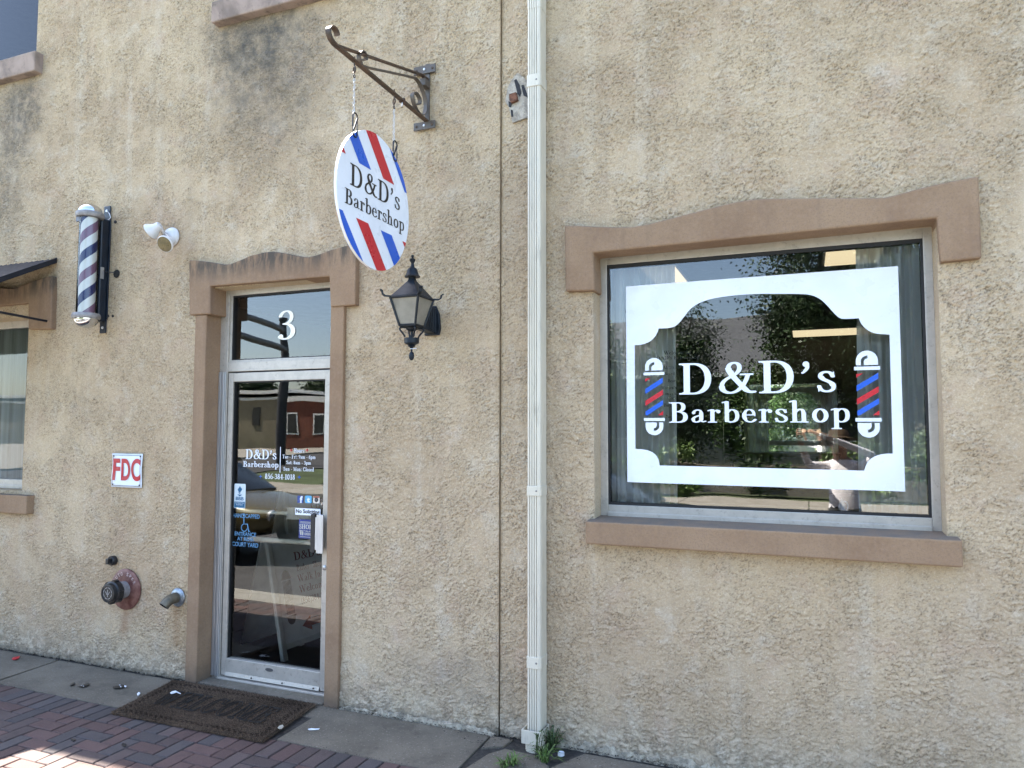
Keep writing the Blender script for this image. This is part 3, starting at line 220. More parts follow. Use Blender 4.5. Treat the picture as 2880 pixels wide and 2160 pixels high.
# ------------------------------------------------------------------ materials of the place
def stucco():
    t = NT('stucco'); v = t.coord()
    xyz = t.n('SeparateXYZ', Vector=v)
    X, Z = xyz.outputs[0], xyz.outputs[2]
    cav = t.n('Attribute', {'attribute_name': 'lip_shade'}).outputs[2]
    c = t.mix(t.ramp(t.noise(v, 1.0, 5, .6), .33, .70), (.425, .325, .212), (.535, .425, .285))
    c = t.mix(t.math('MULTIPLY', t.ramp(t.noise(v, 3.6, 5, .65), .5, .72), .5), c, (.45, .325, .24))
    c = t.mix(t.math('MULTIPLY', t.ramp(t.noise(v, 6, 4, .6), .5, .76), .5), c, (.56, .505, .415))
    c = t.mix(t.math('MULTIPLY', t.ramp(t.noise(v, 34, 5, .75), .48, .72), .42), c, (.30, .235, .16))
    streak = t.ramp(t.noise(t.coord((7, 7, .35)), 1.0, 4, .6), .5, .72)
    c = t.mix(t.math('MULTIPLY', streak, .24), c, (.30, .245, .175))
    c = t.mix(t.math('MULTIPLY', t.ramp(t.noise(t.coord((5, 5, .25)), 1.3, 3, .6), .52, .74), .22), c, (.60, .55, .46))
    c = t.mix(t.math('MULTIPLY', cav, .8), c, (.15, .11, .07))  # thin shade under the plaster lips, painted into the colour
    c = t.mix(t.math('MULTIPLY', t.ramp(t.noise(v, 130, 3, .7), .47, .66), .32), c, (.24, .185, .125))     # sand grains
    c = t.mix(t.math('MULTIPLY', t.ramp(t.noise(v, 105, 2, .6), .55, .70), .35), c, (.66, .58, .46))
    h = t.math('ADD', t.noise(v, 85, 4, .7), t.math('MULTIPLY', t.noise(v, 240, 3, .7), .6))
    wv = v
    gr = t.ramp(t.noise(v, 9, 5, .75), .3, .75)
    def blob(x, z, rx, rz, k, col):  # weather stains where water runs off sills, rust runs and other tinted patches
        nonlocal c
        a = t.math('POWER', t.math('ABSOLUTE', t.math('DIVIDE', t.math('SUBTRACT', X, x), rx)), 2.0); b = t.math('POWER', t.math('ABSOLUTE', t.math('DIVIDE', t.math('SUBTRACT', Z, z), rz)), 2.0)
        d = t.math('SQRT', t.math('ADD', a, b))
        d = t.math('ADD', d, t.math('MULTIPLY', t.math('SUBTRACT', t.noise(v, 3.5, 5, .7), .5), .9))
        mk = t.math('MULTIPLY', t.math('MULTIPLY', t.ramp(d, 1.0, .15), t.math('MULTIPLY_ADD', gr, .8, .25)), k)
        c = t.mix(mk, c, col)
    dark = (.10, .092, .082)
    blob(-3.62, 4.6, .75, .5, 1.0, dark); blob(-3.5, 4.25, .75, .85, .75, dark); blob(-6.15, 4.5, .45, .6, 1.0, dark); blob(-6.3, 3.9, .4, .9, .6, dark)
    blob(-4.75, .62, .5, .35, .35, (.40, .26, .15)); blob(-4.15, .35, .22, .5, .55, (.38, .25, .13)); blob(-5.9, .45, .25, .25, .35, (.40, .27, .15))
    blob(-4.72, .36, .07, .2, .8, (.27, .15, .08)); blob(-4.215, .38, .05, .22, .8, (.26, .16, .09)); blob(-5.05, 2.38, .09, .2, .5, (.34, .23, .14)); blob(-2.2, 3.5, .05, .25, .5, (.30, .19, .11)); blob(-4.45, 3.25, .3, .35, .4, (.50, .34, .25)); blob(-1.6, 2.4, .12, 2.2, .22, (.33, .25, .18)); blob(-1.28, 3.6, .13, 1.6, .35, (.34, .27, .20))
    blob(-.1, .95, .9, .28, .22, (.55, .42, .25)); blob(-2.0, .30, .6, .22, .5, (.22, .20, .17)); blob(-.95, .5, .5, .5, .3, (.42, .33, .23)); blob(.75, .6, .5, .7, .25, (.43, .36, .28))  # warm patches below the big window: reflected glow painted into the wall
    foot = t.math('MULTIPLY', t.ramp(t.math('ADD', Z, t.math('MULTIPLY', t.noise(v, 5, 5, .7), .32)), .46, .12), .6)
    c = t.mix(foot, c, t.mix(t.ramp(t.noise(v, 14, 5, .75), .42, .6), (.20, .18, .145), (.56, .50, .40)))
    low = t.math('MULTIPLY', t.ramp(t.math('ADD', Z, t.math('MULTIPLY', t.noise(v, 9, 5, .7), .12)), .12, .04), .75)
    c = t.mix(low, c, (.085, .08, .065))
    return t.out(_rough(t, c, t.bump(h, .9, .006)))
def _rough(t, c, nrm, r=.92, sp=.2):
    b = t.bsdf(Base_Color=c, Roughness=r, Normal=nrm); b.inputs['Specular IOR Level'].default_value = sp; return b
def limestone():
    t = NT('tinted_render'); v = t.coord()
    c = t.mix(t.ramp(t.noise(v, 3, 5, .6), .3, .7), (.230, .149, .092), (.288, .197, .124))
    c = t.mix(t.math('MULTIPLY', t.ramp(t.noise(v, 60, 4, .7), .45, .7), .35), c, (.34, .245, .18))
    c = t.mix(t.math('MULTIPLY', t.ramp(t.noise(v, 120, 3, .7), .46, .66), .4), c, (.15, .10, .07))
    c = t.mix(t.math('MULTIPLY', t.ramp(t.noise(t.coord((11, 11, .8)), 1.0, 5, .65), .5, .72), .35), c, (.17, .115, .08))
    zz = t.n('SeparateXYZ', Vector=v).outputs[2]
    st = t.ramp(t.noise(t.coord((14, 14, 2.6)), 1.2, 5, .7), .36, .60)
    xx = t.n('SeparateXYZ', Vector=v).outputs[0]
    top = t.math('MULTIPLY', t.ramp(zz, 2.79, 2.96), t.math('SUBTRACT', 1.0, t.ramp(xx, -2.8, -2.4)))
    c = t.mix(t.math('MULTIPLY', t.math('MULTIPLY', st, top), .95), c, (.075, .066, .055))
    spot = t.ramp(t.noise(v, 7, 6, .75), .54, .74)
    c = t.mix(t.math('MULTIPLY', spot, .5), c, (.2, .135, .10))
    nz_ = t.n('SeparateXYZ', Vector=t.n('NewGeometry').outputs[3]).outputs[2]     # dust lying on ledges
    c = t.mix(t.math('MULTIPLY', t.ramp(nz_, .6, .95), t.math('MULTIPLY_ADD', t.ramp(t.noise(v, 12, 5, .7), .3, .7), .5, .4)), c, (.13, .12, .105))
    lw = t.math('MULTIPLY', t.ramp(t.math('ADD', zz, t.math('MULTIPLY', t.noise(v, 11, 4), .2)), .26, .08), .7)
    c = t.mix(lw, c, (.10, .08, .062))
    return t.out(_rough(t, c, t.bump(t.noise(v, 190, 4, .75), .55, .004), .9))
def slab(name, c1, c2, speck=(.24, .24, .235)):
    t = NT(name); v = t.coord()
    c = t.mix(t.ramp(t.noise(v, 2.2, 6, .65), .33, .7), c1, c2)
    c = t.mix(t.math('MULTIPLY', t.ramp(t.noise(v, 80, 3, .6), .58, .70), .6), c, speck)
    c = t.mix(t.math('MULTIPLY', t.ramp(t.noise(v, 62, 3, .6), .60, .70), .6), c, sc(c1, .4))
    c = t.mix(t.math('MULTIPLY', t.ramp(t.noise(v, 5, 6, .8), .50, .70), .5), c, sc(c1, .5))
    return t.out(_rough(t, c, t.bump(t.math('ADD', t.noise(v, 130, 3, .7), t.noise(v, 12, 4)), .4, .004), .85, .3))
def paver():
    t = NT('clay_paver'); v = t.coord(); a = t.n('VertexColor', {'layer_name': 'tone'}).outputs[0]
    c = t.mix(t.math('MULTIPLY', t.ramp(t.noise(v, 160, 3, .7), .5, .72), .45), a, (.17, .14, .125), 'MIX')
    c = t.mix(t.math('MULTIPLY', t.ramp(t.noise(v, 8, 6, .7), .5, .72), .4), c, (.04, .033, .03))
    return t.out(_rough(t, c, t.bump(t.noise(v, 240, 3, .7), .5, .003), .85, .3))
WALLM = stucco(); STONE = limestone(); CONC = slab('grey_concrete', (.112, .098, .076), (.168, .147, .114), (.33, .31, .28)); PAVER = paver()
JOINT = M('dark_joint', (.035, .032, .028), .95, var=.4, scale=30, bump=.6, bdist=.004)
DARKGAP = M('dark_gap', (.02, .018, .015), .95, var=.4)
ASPH = slab('asphalt', (.05, .05, .052), (.075, .075, .077), (.16, .16, .16))
ALU = M('champagne_aluminium', (.43, .40, .355), .42, .35, var=.07, scale=14, bump=.08, bscale=200, dirt=.35)
ALUB = M('brushed_aluminium', (.52, .53, .55), .36, .75, var=.1, scale=20, bump=.1, bscale=220, stretch=(4, 4, .3))
GASK = M('black_rubber', (.008, .008, .009), .6)
GLASS = glassmat('window_glass', (.93, .95, .94), 1.95); CLEAR = clearmat('glass_back_face')
SGLASS = glassmat('side_glass', (.93, .95, .95), 1.5)
UGLASS = glassmat('upper_glass', (.5, .55, .6), 1.38)
DGLASS = glassmat('door_glass', (.95, .95, .90), 1.82)
def vinyl(name, col): return M(name, col, .30, var=.05, scale=4, bump=.12, bscale=5, bdist=.006)
WHITE = vinyl('white_vinyl', (.70, .745, .82)); RED = vinyl('red_vinyl', (.48, .018, .03)); BLUE = vinyl('blue_vinyl', (.015, .10, .52)); BLACK = vinyl('black_vinyl', (.012, .012, .014))
# ------------------------------------------------------------------ the building
bld = thing('corner_building', 'tan stucco shop building with pinkish door and window surrounds', 'building', (-2, 0, 0))
YG = .155                                     # glass plane of the big window
def jag(x0, x1, z=.0, a=.018, step=.035):
    n = max(2, int(abs(x1-x0)/step)); r = random.Random(int(x0*100)+5)
    return [(x0+(x1-x0)*i/n, z+r.uniform(-a, a)*(0 if i in (0, n) else 1)) for i in range(n+1)]
HL = [[(-8.6, 1.27), (-5.925, 1.27), (-5.93, 2.70), (-8.6, 2.70)], [(-7.6, 4.93), (-5.985, 4.93), (-5.985, 6.6), (-7.6, 6.6)], [(-4.0, 4.87), (-2.8, 4.87), (-2.8, 6.5), (-4.0, 6.5)]]
HR = [[(-1.121, 1.25), (.606, 1.25), (.606, 2.80), (-1.121, 2.80)]]
DR = [(-3.99, -.2), (-2.925, -.2), (-2.925, 2.79), (-3.99, 2.79)]
nrng = np.random.default_rng(4)
LAT = nrng.random((256, 256)).astype(np.float32)
def vnoise(x, z):
    xi, zi = np.floor(x).astype(np.int32), np.floor(z).astype(np.int32); fx, fz = x-xi, z-zi
    fx = fx*fx*fx*(fx*(fx*6-15)+10); fz = fz*fz*fz*(fz*(fz*6-15)+10)
    a, b, c, d = LAT[xi & 255, zi & 255], LAT[(xi+1) & 255, zi & 255], LAT[xi & 255, (zi+1) & 255], LAT[(xi+1) & 255, (zi+1) & 255]
    return (a+(b-a)*fx)*(1-fz)+(c+(d-c)*fx)*fz
def fbm(x, z, o, g=.55):
    s, k, w_ = 0, 1.0, 0
    for i in range(o): s = s+k*vnoise(x+17.3*i, z+31.7*i); w_ += k; k *= g; x, z = x*2.03, z*2.03
    return s/w_
def relief(x, z):
    """trowelled stucco: thin overlapping skins whose lower lips stand proud"""
    wx, wz = x+.032*(fbm(x*19, z*19, 3)-.5), z+.032*(fbm(x*19+50, z*19+9, 3)-.5)
    tilt = wz-.35*wx*(vnoise(x*.8, z*.8)-.3)
    def skins(f, k, bias, off, g):
        q = (k*fbm(wx*f*.75+off, wz*f*1.15+off, 4, g)-tilt*bias) % 1.0
        return np.where(q < .90, q/.90, (1-q)/.10), q
    a, qa = skins(22, 4.4, 20, 0, .56); b, qb = skins(44, 3.2, 36, 77, .6)
    m1 = np.clip((fbm(x*5.5+5, z*5.5, 5, .65)-.36)*5, .15, 1); m2 = np.clip((fbm(x*5.7+25, z*5.7+8, 4, .65)-.34)*5, .2, 1); low = np.clip((.5-z)/.4, 0, 1)
    h = .0078*a*m1+.0056*b*m2+.0040*fbm(wx*80, wz*80, 2)+.006*(fbm(x*3, z*3, 2)-.5)+low*.009*fbm(x*26, z*26, 3)
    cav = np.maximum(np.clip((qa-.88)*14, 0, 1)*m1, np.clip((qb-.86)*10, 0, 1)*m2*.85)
    return h-.0098, cav
def wallgrid(x0, x1, z0, z1, step, openings, jagbottom):
    xs = np.arange(x0, x1, step); zs = np.arange(z0, z1, step)
    for L in openings:
        for a, b in L:
            if x0 < a < x1: xs = np.append(xs[np.abs(xs-a) > step*.5], a)
            if z0 < b < z1: zs = np.append(zs[np.abs(zs-b) > step*.5], b)
    xs = np.append(np.sort(xs), x1); zs = np.append(np.sort(zs), z1)
    XX, ZZ = np.meshgrid(xs, zs); h, cav = relief(XX, ZZ); fade = np.ones_like(XX)
    keep = np.ones((len(zs)-1, len(xs)-1), bool); cx, cz = (xs[1:]+xs[:-1])/2, (zs[1:]+zs[:-1])/2
    for L in openings:
        ax, bx, az, bz = min(p[0] for p in L), max(p[0] for p in L), min(p[1] for p in L), max(p[1] for p in L)
        keep &= ~((cx[None, :] > ax) & (cx[None, :] < bx) & (cz[:, None] > az) & (cz[:, None] < bz))
        dx = np.maximum(np.maximum(ax-XX, XX-bx), 0); dz = np.maximum(np.maximum(az-ZZ, ZZ-bz), 0); dd = np.sqrt(dx*dx+dz*dz)
        fade = np.minimum(fade, np.clip(dd/.012, 0, 1)**.5)
    Y = -h*fade+.006*(1-fade)
    if jagbottom:
        r0 = fbm(xs*31, xs*0+3, 5, .7)*.05-.03+np.where((xs > -1.5) & (xs < -.95), .045*fbm(xs*9, xs*0, 2), 0)
        for k in range(3): ZZ[k] = r0+(zs[3]-r0)*k/3
    co = np.stack([XX, Y, ZZ], -1).reshape(-1, 3).astype(np.float32); n = len(xs)
    jj, ii = np.nonzero(keep); q = np.stack([jj*n+ii, jj*n+ii+1, (jj+1)*n+ii+1, (jj+1)*n+ii], 1)
    used = np.unique(q); re_ = np.zeros(len(co), np.int64); re_[used] = np.arange(len(used))
    return co[used], re_[q], cav.reshape(-1)[used].astype(np.float32)
cos, qs, cavs, off = [], [], [], 0
for args in ((-8.7, -1.704, 0, 5.65, .0054, HL+[DR], True), (-1.694, 2.7, 0, 5.65, .0054, HR, True)):
    c0_, q0_, k0_ = wallgrid(*args); cos.append(c0_); qs.append(q0_+off); cavs.append(k0_); off += len(c0_)
# plain outer stretches, openings' reveals, sides and back
ex = MB()
for a, b, c, d in ((-14, -8.7, 0, 7.5), (2.7, 14, 0, 7.5)): ex.add([(a, 0, c), (b, 0, c), (b, 0, d), (a, 0, d)], [(0, 1, 2, 3)])
ex.holes([[(-8.7, 5.65), (-7.6, 5.65), (-7.6, 6.6), (-5.985, 6.6), (-5.985, 5.65), (-4.0, 5.65), (-4.0, 6.5), (-2.8, 6.5), (-2.8, 5.65), (2.7, 5.65), (2.7, 7.5), (-8.7, 7.5)]], lambda a, b: (a, 0, b))
for L in HL+HR+[DR]:
    for i in range(4):
        a, b = L[i], L[(i+1) % 4]
        if L is DR and i == 0: continue
        ex.add([(a[0], .005, a[1]), (b[0], .005, b[1]), (b[0], .175, b[1]), (a[0], .175, a[1])], [(0, 1, 2, 3)])
for x in (-1.704, -1.694): ex.add([(x, -.004, 0), (x, .04, 0), (x, .04, 5.65), (x, -.004, 5.65)], [(0, 1, 2, 3)])
for a, b in (((-14, 0), (-14, 9)), ((14, 0), (14, 9)), ((-14, 9), (14, 9))): ex.add([(a[0], a[1], 0), (b[0], b[1], 0), (b[0], b[1], 7.5), (a[0], a[1], 7.5)], [(0, 1, 2, 3)])
em = np.array([tuple(p) for p in ex.v], np.float32); cos.append(em); cavs.append(np.zeros(len(em), np.float32))
co_ = np.concatenate(cos); qq = np.concatenate(qs); cv_ = np.concatenate(cavs)
loops = np.concatenate([qq.reshape(-1), np.array([i+off for f in ex.f for i in f])]); sizes = np.concatenate([np.full(len(qq), 4), np.array([len(f) for f in ex.f])])
wme = bpy.data.meshes.new('wall'); wme.vertices.add(len(co_)); wme.vertices.foreach_set('co', co_.reshape(-1)); wme.loops.add(len(loops)); wme.loops.foreach_set('vertex_index', loops.astype(np.int32))
wme.polygons.add(len(sizes)); wme.polygons.foreach_set('loop_start', np.concatenate([[0], np.cumsum(sizes)[:-1]]).astype(np.int32))
wme.polygons.foreach_set('use_smooth', np.concatenate([np.ones(len(qq), bool), np.zeros(len(ex.f), bool)]))
at_ = wme.attributes.new('lip_shade', 'FLOAT', 'POINT'); at_.data.foreach_set('value', cv_); wme.materials.append(WALLM); wme.update(calc_edges=True); wme.validate()
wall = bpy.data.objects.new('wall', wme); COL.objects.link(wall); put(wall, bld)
MB().box(-14.15, 14.15, -.0, 9.15, 7.5, 7.8).build('roof', M('roof_trim', (.30, .22, .17)), bld)
# inner face of the front wall: closes the rooms and backs the seam
bk = MB()
bk.holes([[(-13.9, -.15), (-3.99, -.15), (-3.99, 2.79), (-2.925, 2.79), (-2.925, -.15), (13.9, -.15), (13.9, 7.45), (-13.9, 7.45)]]+HL+HR, lambda a, b: (a, .034, b))
bk.build('wall_core', DARKGAP, bld, recalc=False)
# crumbled footing showing under the stucco
rf = random.Random(3); FOOTM = M('crumbled_render', (.36, .32, .25), .95, var=.35, scale=22, bump=.8, bscale=60, bdist=.01, dirt=.8)
def lumpstrip(x0, x1, h, y):
    n = int((x1-x0)/.02); m = MB(); prof = [(0, -.02), (0, 1), (.03, .8), (.05, -.02)]
    for i in range(n+1):
        x = x0+(x1-x0)*i/n; e = min(1, i/2, (n-i)/2)
        for dy, k in prof: m.v.append(Vector((x, y+dy+rf.uniform(-.006, .006), k if k < 0 else h*k*e*rf.uniform(.35, 1.1))))
    for i in range(n):
        for j in range(3): m.f.append([i*4+j, i*4+j+1, i*4+5+j, i*4+4+j]); m.m.append(0)
    m.build('footing', FOOTM, bld)
lumpstrip(-2.55, -1.72, .035, -.022); lumpstrip(-1.36, -.2, .05, -.006); lumpstrip(-2.8, -2.56, .02, -.014)
# door surround: head with two waves and ears, and two jambs
def P2(pts, y): return [at(a, b, y) for a, b in pts]
YL = -.04
top = [(531, 731.5), (547, 731.5), (590, 736), (630, 743), (648, 742), (675, 731), (705, 718), (740, 709.5), (767, 706.5), (800, 711), (835, 719), (864, 722.8), (890, 717), (930, 702), (975, 690), (1002, 683)]
head = top + [(998.5, 857.5), (929, 863), (925.5, 777.5), (760, 791.5), (591, 805), (591, 883), (532, 886)]
hp = P2(head, YL)
MB().prism(hp, (0, -YL+.14, 0)).build('door_surround_head', STONE, bld, bevel=.008)
jl = P2([(561, 884), (591, 883), (560, 1908), (530, 1915)], -.028); jl = [Vector((-4.105, -.028, jl[0].z)), Vector((-3.992, -.028, jl[0].z)), Vector((-3.992, -.028, -.02)), Vector((-4.105, -.028, -.02))]
zj = at(561, 884, YL).z-.002
MB().prism([(-4.095, -.026, zj), (-3.988, -.026, zj), (-3.988, -.026, -.02), (-4.095, -.026, -.02)], (0, .16, 0)).build('door_jamb', STONE, bld, bevel=.007)
xr0, xr1 = at(929, 900, -.026).x, at(967, 900, -.026).x
MB().prism([(xr0, -.026, zj), (xr1, -.026, zj), (xr1, -.026, -.02), (xr0, -.026, -.02)], (0, .16, 0)).build('door_jamb', STONE, bld, bevel=.007)
# window head and sill
whead = [(1587, 633.5), (1614, 633), (1670, 636), (1730, 638.5), (1777, 637), (1830, 628), (1885, 613.5), (1960, 594), (2030, 576), (2075, 566), (2110, 560), (2160, 557.5), (2304, 556), (2400, 556), (2455, 556), (2487, 554.5), (2521, 547), (2575, 532), (2630, 518), (2695, 505), (2753, 494.3), (2762, 725.5), (2646, 737), (2636, 613), (2150, 663), (1667.5, 711), (1672, 817), (1590, 819)]
MB().prism(P2(whead, YL), (0, -YL+.125, 0)).build('window_surround_head', STONE, bld, bevel=.010)
ys = -.085
a, b, c_, d = at(1646, 1470, ys), at(2707.5, 1515.7, ys), at(2709.4, 1598, ys), at(1646, 1528.8, ys)
zt, zb = (a.z+b.z)/2, (c_.z+d.z)/2
sl_ = MB(); x0, x1 = (a.x+d.x)/2, (b.x+c_.x)/2
sl_.add([(x0, ys, zb), (x1, ys, zb), (x1, ys, zt), (x0, ys, zt), (x0, .0, zb), (x1, .0, zb), (x1, .0, zt+.006), (x0, .0, zt+.006)], [(0, 1, 2, 3), (0, 4, 5, 1), (3, 2, 6, 7), (1, 5, 6, 2), (0, 3, 7, 4)])
sl_.add([(-1.12, -.001, zt+.006), (.605, -.001, zt+.006), (.605, .18, 1.281), (-1.12, .18, 1.281), (-1.12, -.001, zb), (.605, -.001, zb)], [(0, 1, 2, 3)])
sl_.build('window_sill', STONE, bld, bevel=.008)
# -------- big shop window
win = MB().box(-1.122, -1.077, .140, .20, 1.275, 2.802).box(.565, .607, .140, .20, 1.275, 2.802).box(-1.077, .565, .141, .20, 2.748, 2.802).box(-1.077, .565, .138, .20, 1.300, 1.342).box(-1.077, .565, .128, .20, 1.274, 1.302)
win = win.build('window', ALU, bld, bevel=.003)
g = MB()
for bx in ((-1.077, -1.066, 1.342, 2.748), (.553, .565, 1.342, 2.748)): g.box(bx[0], bx[1], .1445, .19, bx[2], bx[3])
g.box(-1.066, .553, .1445, .19, 2.728, 2.748).box(-1.066, .553, .1445, .19, 1.342, 1.356)
g.build('gasket', GASK, win)
def pane(x0, x1, y, z0, z1, mats, parent, t=.006):
    m = MB().box(x0, x1, y, y+t, z0, z1, 1); o = m.build('pane', mats, parent, recalc=True)
    for p in o.data.polygons: p.material_index = 0 if p.normal.y < -.9 else 1
    return o
pane(-1.066, .553, YG, 1.356, 2.728, [GLASS, CLEAR], win)
# -------- entrance door with transom
fr = MB()
fr.box(-3.99, -3.915, .115, .20, 0, 2.80).box(-3.0, -2.918, .117, .20, 0, 2.80).box(-3.915, -3.0, .120, .20, 2.752, 2.80).box(-3.915, -3.0, .118, .20, 2.192, 2.262)
fr.box(-3.915, -3.893, .128, .20, 2.262, 2.752).box(-3.893, -3.02, .128, .20, 2.262, 2.277).box(-3.02, -3.0, .128, .20, 2.262, 2.752)
fr.box(-3.92, -3.0, .09, .24, .0, .022)
dfr = fr.build('door_frame', ALU, bld, bevel=.003)
MB().box(-3.893, -3.884, .131, .19, 2.277, 2.752).box(-3.884, -3.02, .131, .19, 2.74, 2.752).box(-3.884, -3.02, .131, .19, 2.277, 2.283).build('gasket', GASK, dfr)
pane(-3.884, -3.02, .15, 2.283, 2.74, [GLASS, CLEAR], dfr)
MB().box(-3.955, -3.932, .100, .115, .02, 2.19).box(-3.929, -3.921, .104, .115, .02, 2.19).box(-3.985, -3.962, .102, .115, .02, 2.19).build('gear_hinge', ALUB, dfr, bevel=.003)
dl = MB().box(-3.905, -3.862, .118, .165, .03, 2.182).box(-3.056, -3.003, .118, .165, .03, 2.182).box(-3.862, -3.056, .119, .165, 2.118, 2.182).box(-3.862, -3.056, .119, .165, .055, .15)
dl.add([(-3.862, .108, .03), (-3.056, .108, .03), (-3.056, .116, .058), (-3.862, .116, .058), (-3.862, .165, .03), (-3.056, .165, .03)], [(0, 1, 2, 3), (0, 4, 5, 1)])
door = dl.build('door', ALU, bld, bevel=.003)
MB().box(-3.862, -3.855, .13, .16, .15, 2.118).box(-3.064, -3.056, .13, .16, .15, 2.118).box(-3.855, -3.064, .13, .16, 2.11, 2.118).build('gasket', GASK, door)
pane(-3.855, -3.064, YG-.005, .15, 2.11, [DGLASS, CLEAR], door)
YD = YG-.005-.003
h0, h1, h2 = at(887, 1447, .09), at(893, 1447, .07), at(911, 1447, .07)
zt_, zb_ = h1.z, at(893, 1556, .07).z
MB().box(h1.x-.002, h2.x, .062, .072, zb_, zt_).box(h1.x-.02, h1.x+.004, .072, .115, zb_+.02, zt_-.02).build('handle', ALUB, door, bevel=.002)
MB().box(h1.x-.058, h1.x-.022, .072, .115, zb_, zt_).build('handle_grip', M('black_plastic', (.01, .01, .011), .45), door, bevel=.003)
yb = .22
p0, p1, q0, q1 = at(664, 1434.5, yb), at(806, 1443.5, yb), at(697, 1513, yb), at(881, 1528, yb)
MB().tube([(p0.x, yb, p0.z), (-3.06, yb, (p0.z+p1.z)/2-.004)], .014).tube([(q0.x, yb, (q0.z+q1.z)/2), (q0.x+.05, yb, (q0.z+q1.z)/2), (-3.06, yb, (q0.z+q1.z)/2)], [.004, .016, .018]).build('push_bar', M('cream_painted_bar', (.78, .78, .72), .4), door, smooth=40)
lb = at(895, 1595, .118); MB().lathe([(.016, 0), (.016, .006), (.010, .009), (.0, .010)], (-3.030, .118, lb.z), (0, -1, 0), 20).build('lock_cylinder', M('worn_steel', (.35, .35, .36), .35, .8), door, smooth=40)
lg = at(757, 1884, .118); MB().prism([(lg.x+.034*math.cos(k*.3927), .1165, lg.z+.012*math.sin(k*.3927)) for k in range(16)], (0, .004, 0)).build('maker_plate', M('steel_badge', (.16, .16, .17), .4, .7), door)
DSC = M('dark_screw', (.05, .05, .05), .4, .6)
for px, py in ((706, 1902), (792.6, 1916), (880.5, 1930)):
    p = at(px, py, .108); MB().lathe([(.006, 0), (.005, .004), (0, .005)], (p.x, .110, .043), (0, -1, 0), 10).build('sweep_screw', DSC, door)
MB().box(-3.985, -2.93, -.02, .10, -.02, .010).build('threshold', CONC, bld, bevel=.006)
# -------- left window (mostly out of frame), upper windows, sills
lw = MB().box(-8.6, -5.95, .14, .2, 1.27, 1.345).box(-8.6, -5.95, .14, .2, 2.64, 2.70).box(-5.965, -5.925, .141, .2, 1.27, 2.70).box(-8.6, -5.965, .132, .2, 1.27, 1.30).build('window', ALU, bld, bevel=.003)
pane(-8.6, -5.965, .16, 1.345, 2.64, [SGLASS, CLEAR], lw)
lh = [(-60, 800), (0, 809), (38, 811), (85, 793), (132, 777), (145, 776), (144.5, 925), (79, 926), (79, 852), (-60, 866)]
MB().prism(P2(lh, YL), (0, -YL+.13, 0)).build('window_surround_head', STONE, bld, bevel=.008)
s0, s1 = at(75, 1396, -.06), at(75, 1447, -.06)
MB().box(-8.9, s0.x, -.06, .14, s1.z, s0.z+.005).build('window_sill', STONE, bld, bevel=.008)
uw = MB().box(-7.6, -5.985, .12, .18, 4.93, 4.97).box(-6.03, -5.986, .12, .18, 4.97, 6.6).box(-7.6, -5.985, .121, .18, 6.55, 6.6).box(-6.9, -6.86, .12, .18, 4.97, 6.55).build('window', M('dark_bronze_frame', (.03, .035, .045), .4), bld, bevel=.003)
pane(-7.6, -6.03, .14, 4.97, 6.55, [UGLASS, CLEAR], uw)
uw = MB().box(-4.0, -2.8, .12, .18, 4.87, 4.93).box(-4.0, -2.8, .12, .18, 6.45, 6.5).box(-4.0, -3.95, .121, .18, 4.93, 6.45).box(-2.85, -2.8, .121, .18, 4.93, 6.45).build('window', M('bronze_frame', (.03, .035, .045), .4), bld, bevel=.003)
pane(-3.95, -2.85, .14, 4.93, 6.45, [GLASS, CLEAR], uw)
GREYST = M('weathered_stone', (.25, .19, .155), .9, var=.3, scale=5, bump=.4, bscale=120, bdist=.004, dirt=.7)
p, q = at(98, 147, -.07), at(98, 197, -.07); MB().box(-7.9, p.x, -.07, .12, q.z, p.z+.02).build('window_sill', GREYST, bld, bevel=.01)
p, q = at(594, 12, -.07), at(597, 63, -.07); MB().box(p.x, -2.70, -.07, .12, q.z, p.z+.02).build('window_sill', GREYST, bld, bevel=.01)
# broken patch beside the downspout with a rusty anchor
pt = [(1421, 285), (1428, 245), (1441, 222), (1455, 205), (1466, 212), (1485, 228), (1485, 330), (1468, 335), (1441, 345), (1436, 320), (1430, 300)]
MB().prism(P2(pt, -.011), (0, .014, 0)).build('patch', M('white_filler', (.33, .30, .25), .9, var=.35, scale=26, bump=.8, bscale=70, bdist=.008), bld)
tb = MB()
for q in ([(1446, 226), (1452, 222), (1461, 238), (1466, 262), (1462, 272), (1455, 262)], [(1466, 240), (1472, 238), (1480, 258), (1485, 275), (1472, 268)], [(1430, 285), (1440, 288), (1437, 302), (1431, 300)], [(1436, 308), (1442, 310), (1443, 328), (1438, 328)]): tb.prism(P2(q, -.014), (0, .004, 0))
tb.build('tar_smear', M('black_tar', (.012, .012, .013), .7, var=.4, scale=60), bld)
rp = P2([(1431, 264), (1451, 258), (1456, 281), (1437, 289), (1432, 281)], -.03)
MB().prism(rp, (0, .03, 0)).build('anchor_plate', M('rusted_iron', (.13, .055, .03), .85, var=.5, scale=60, bump=.6, bscale=150, bdist=.003), bld, bevel=.003)
for px, py, r in ((324, 624, .013), (307, 888, .012), (317, 889, .011)):
    p = at(px, py); MB().lathe([(r, -.008), (r, .002), (r*.6, .005), (0, .005)], (p.x, .001, p.z), (0, -1, 0), 10).build('plugged_hole', GASK, bld)
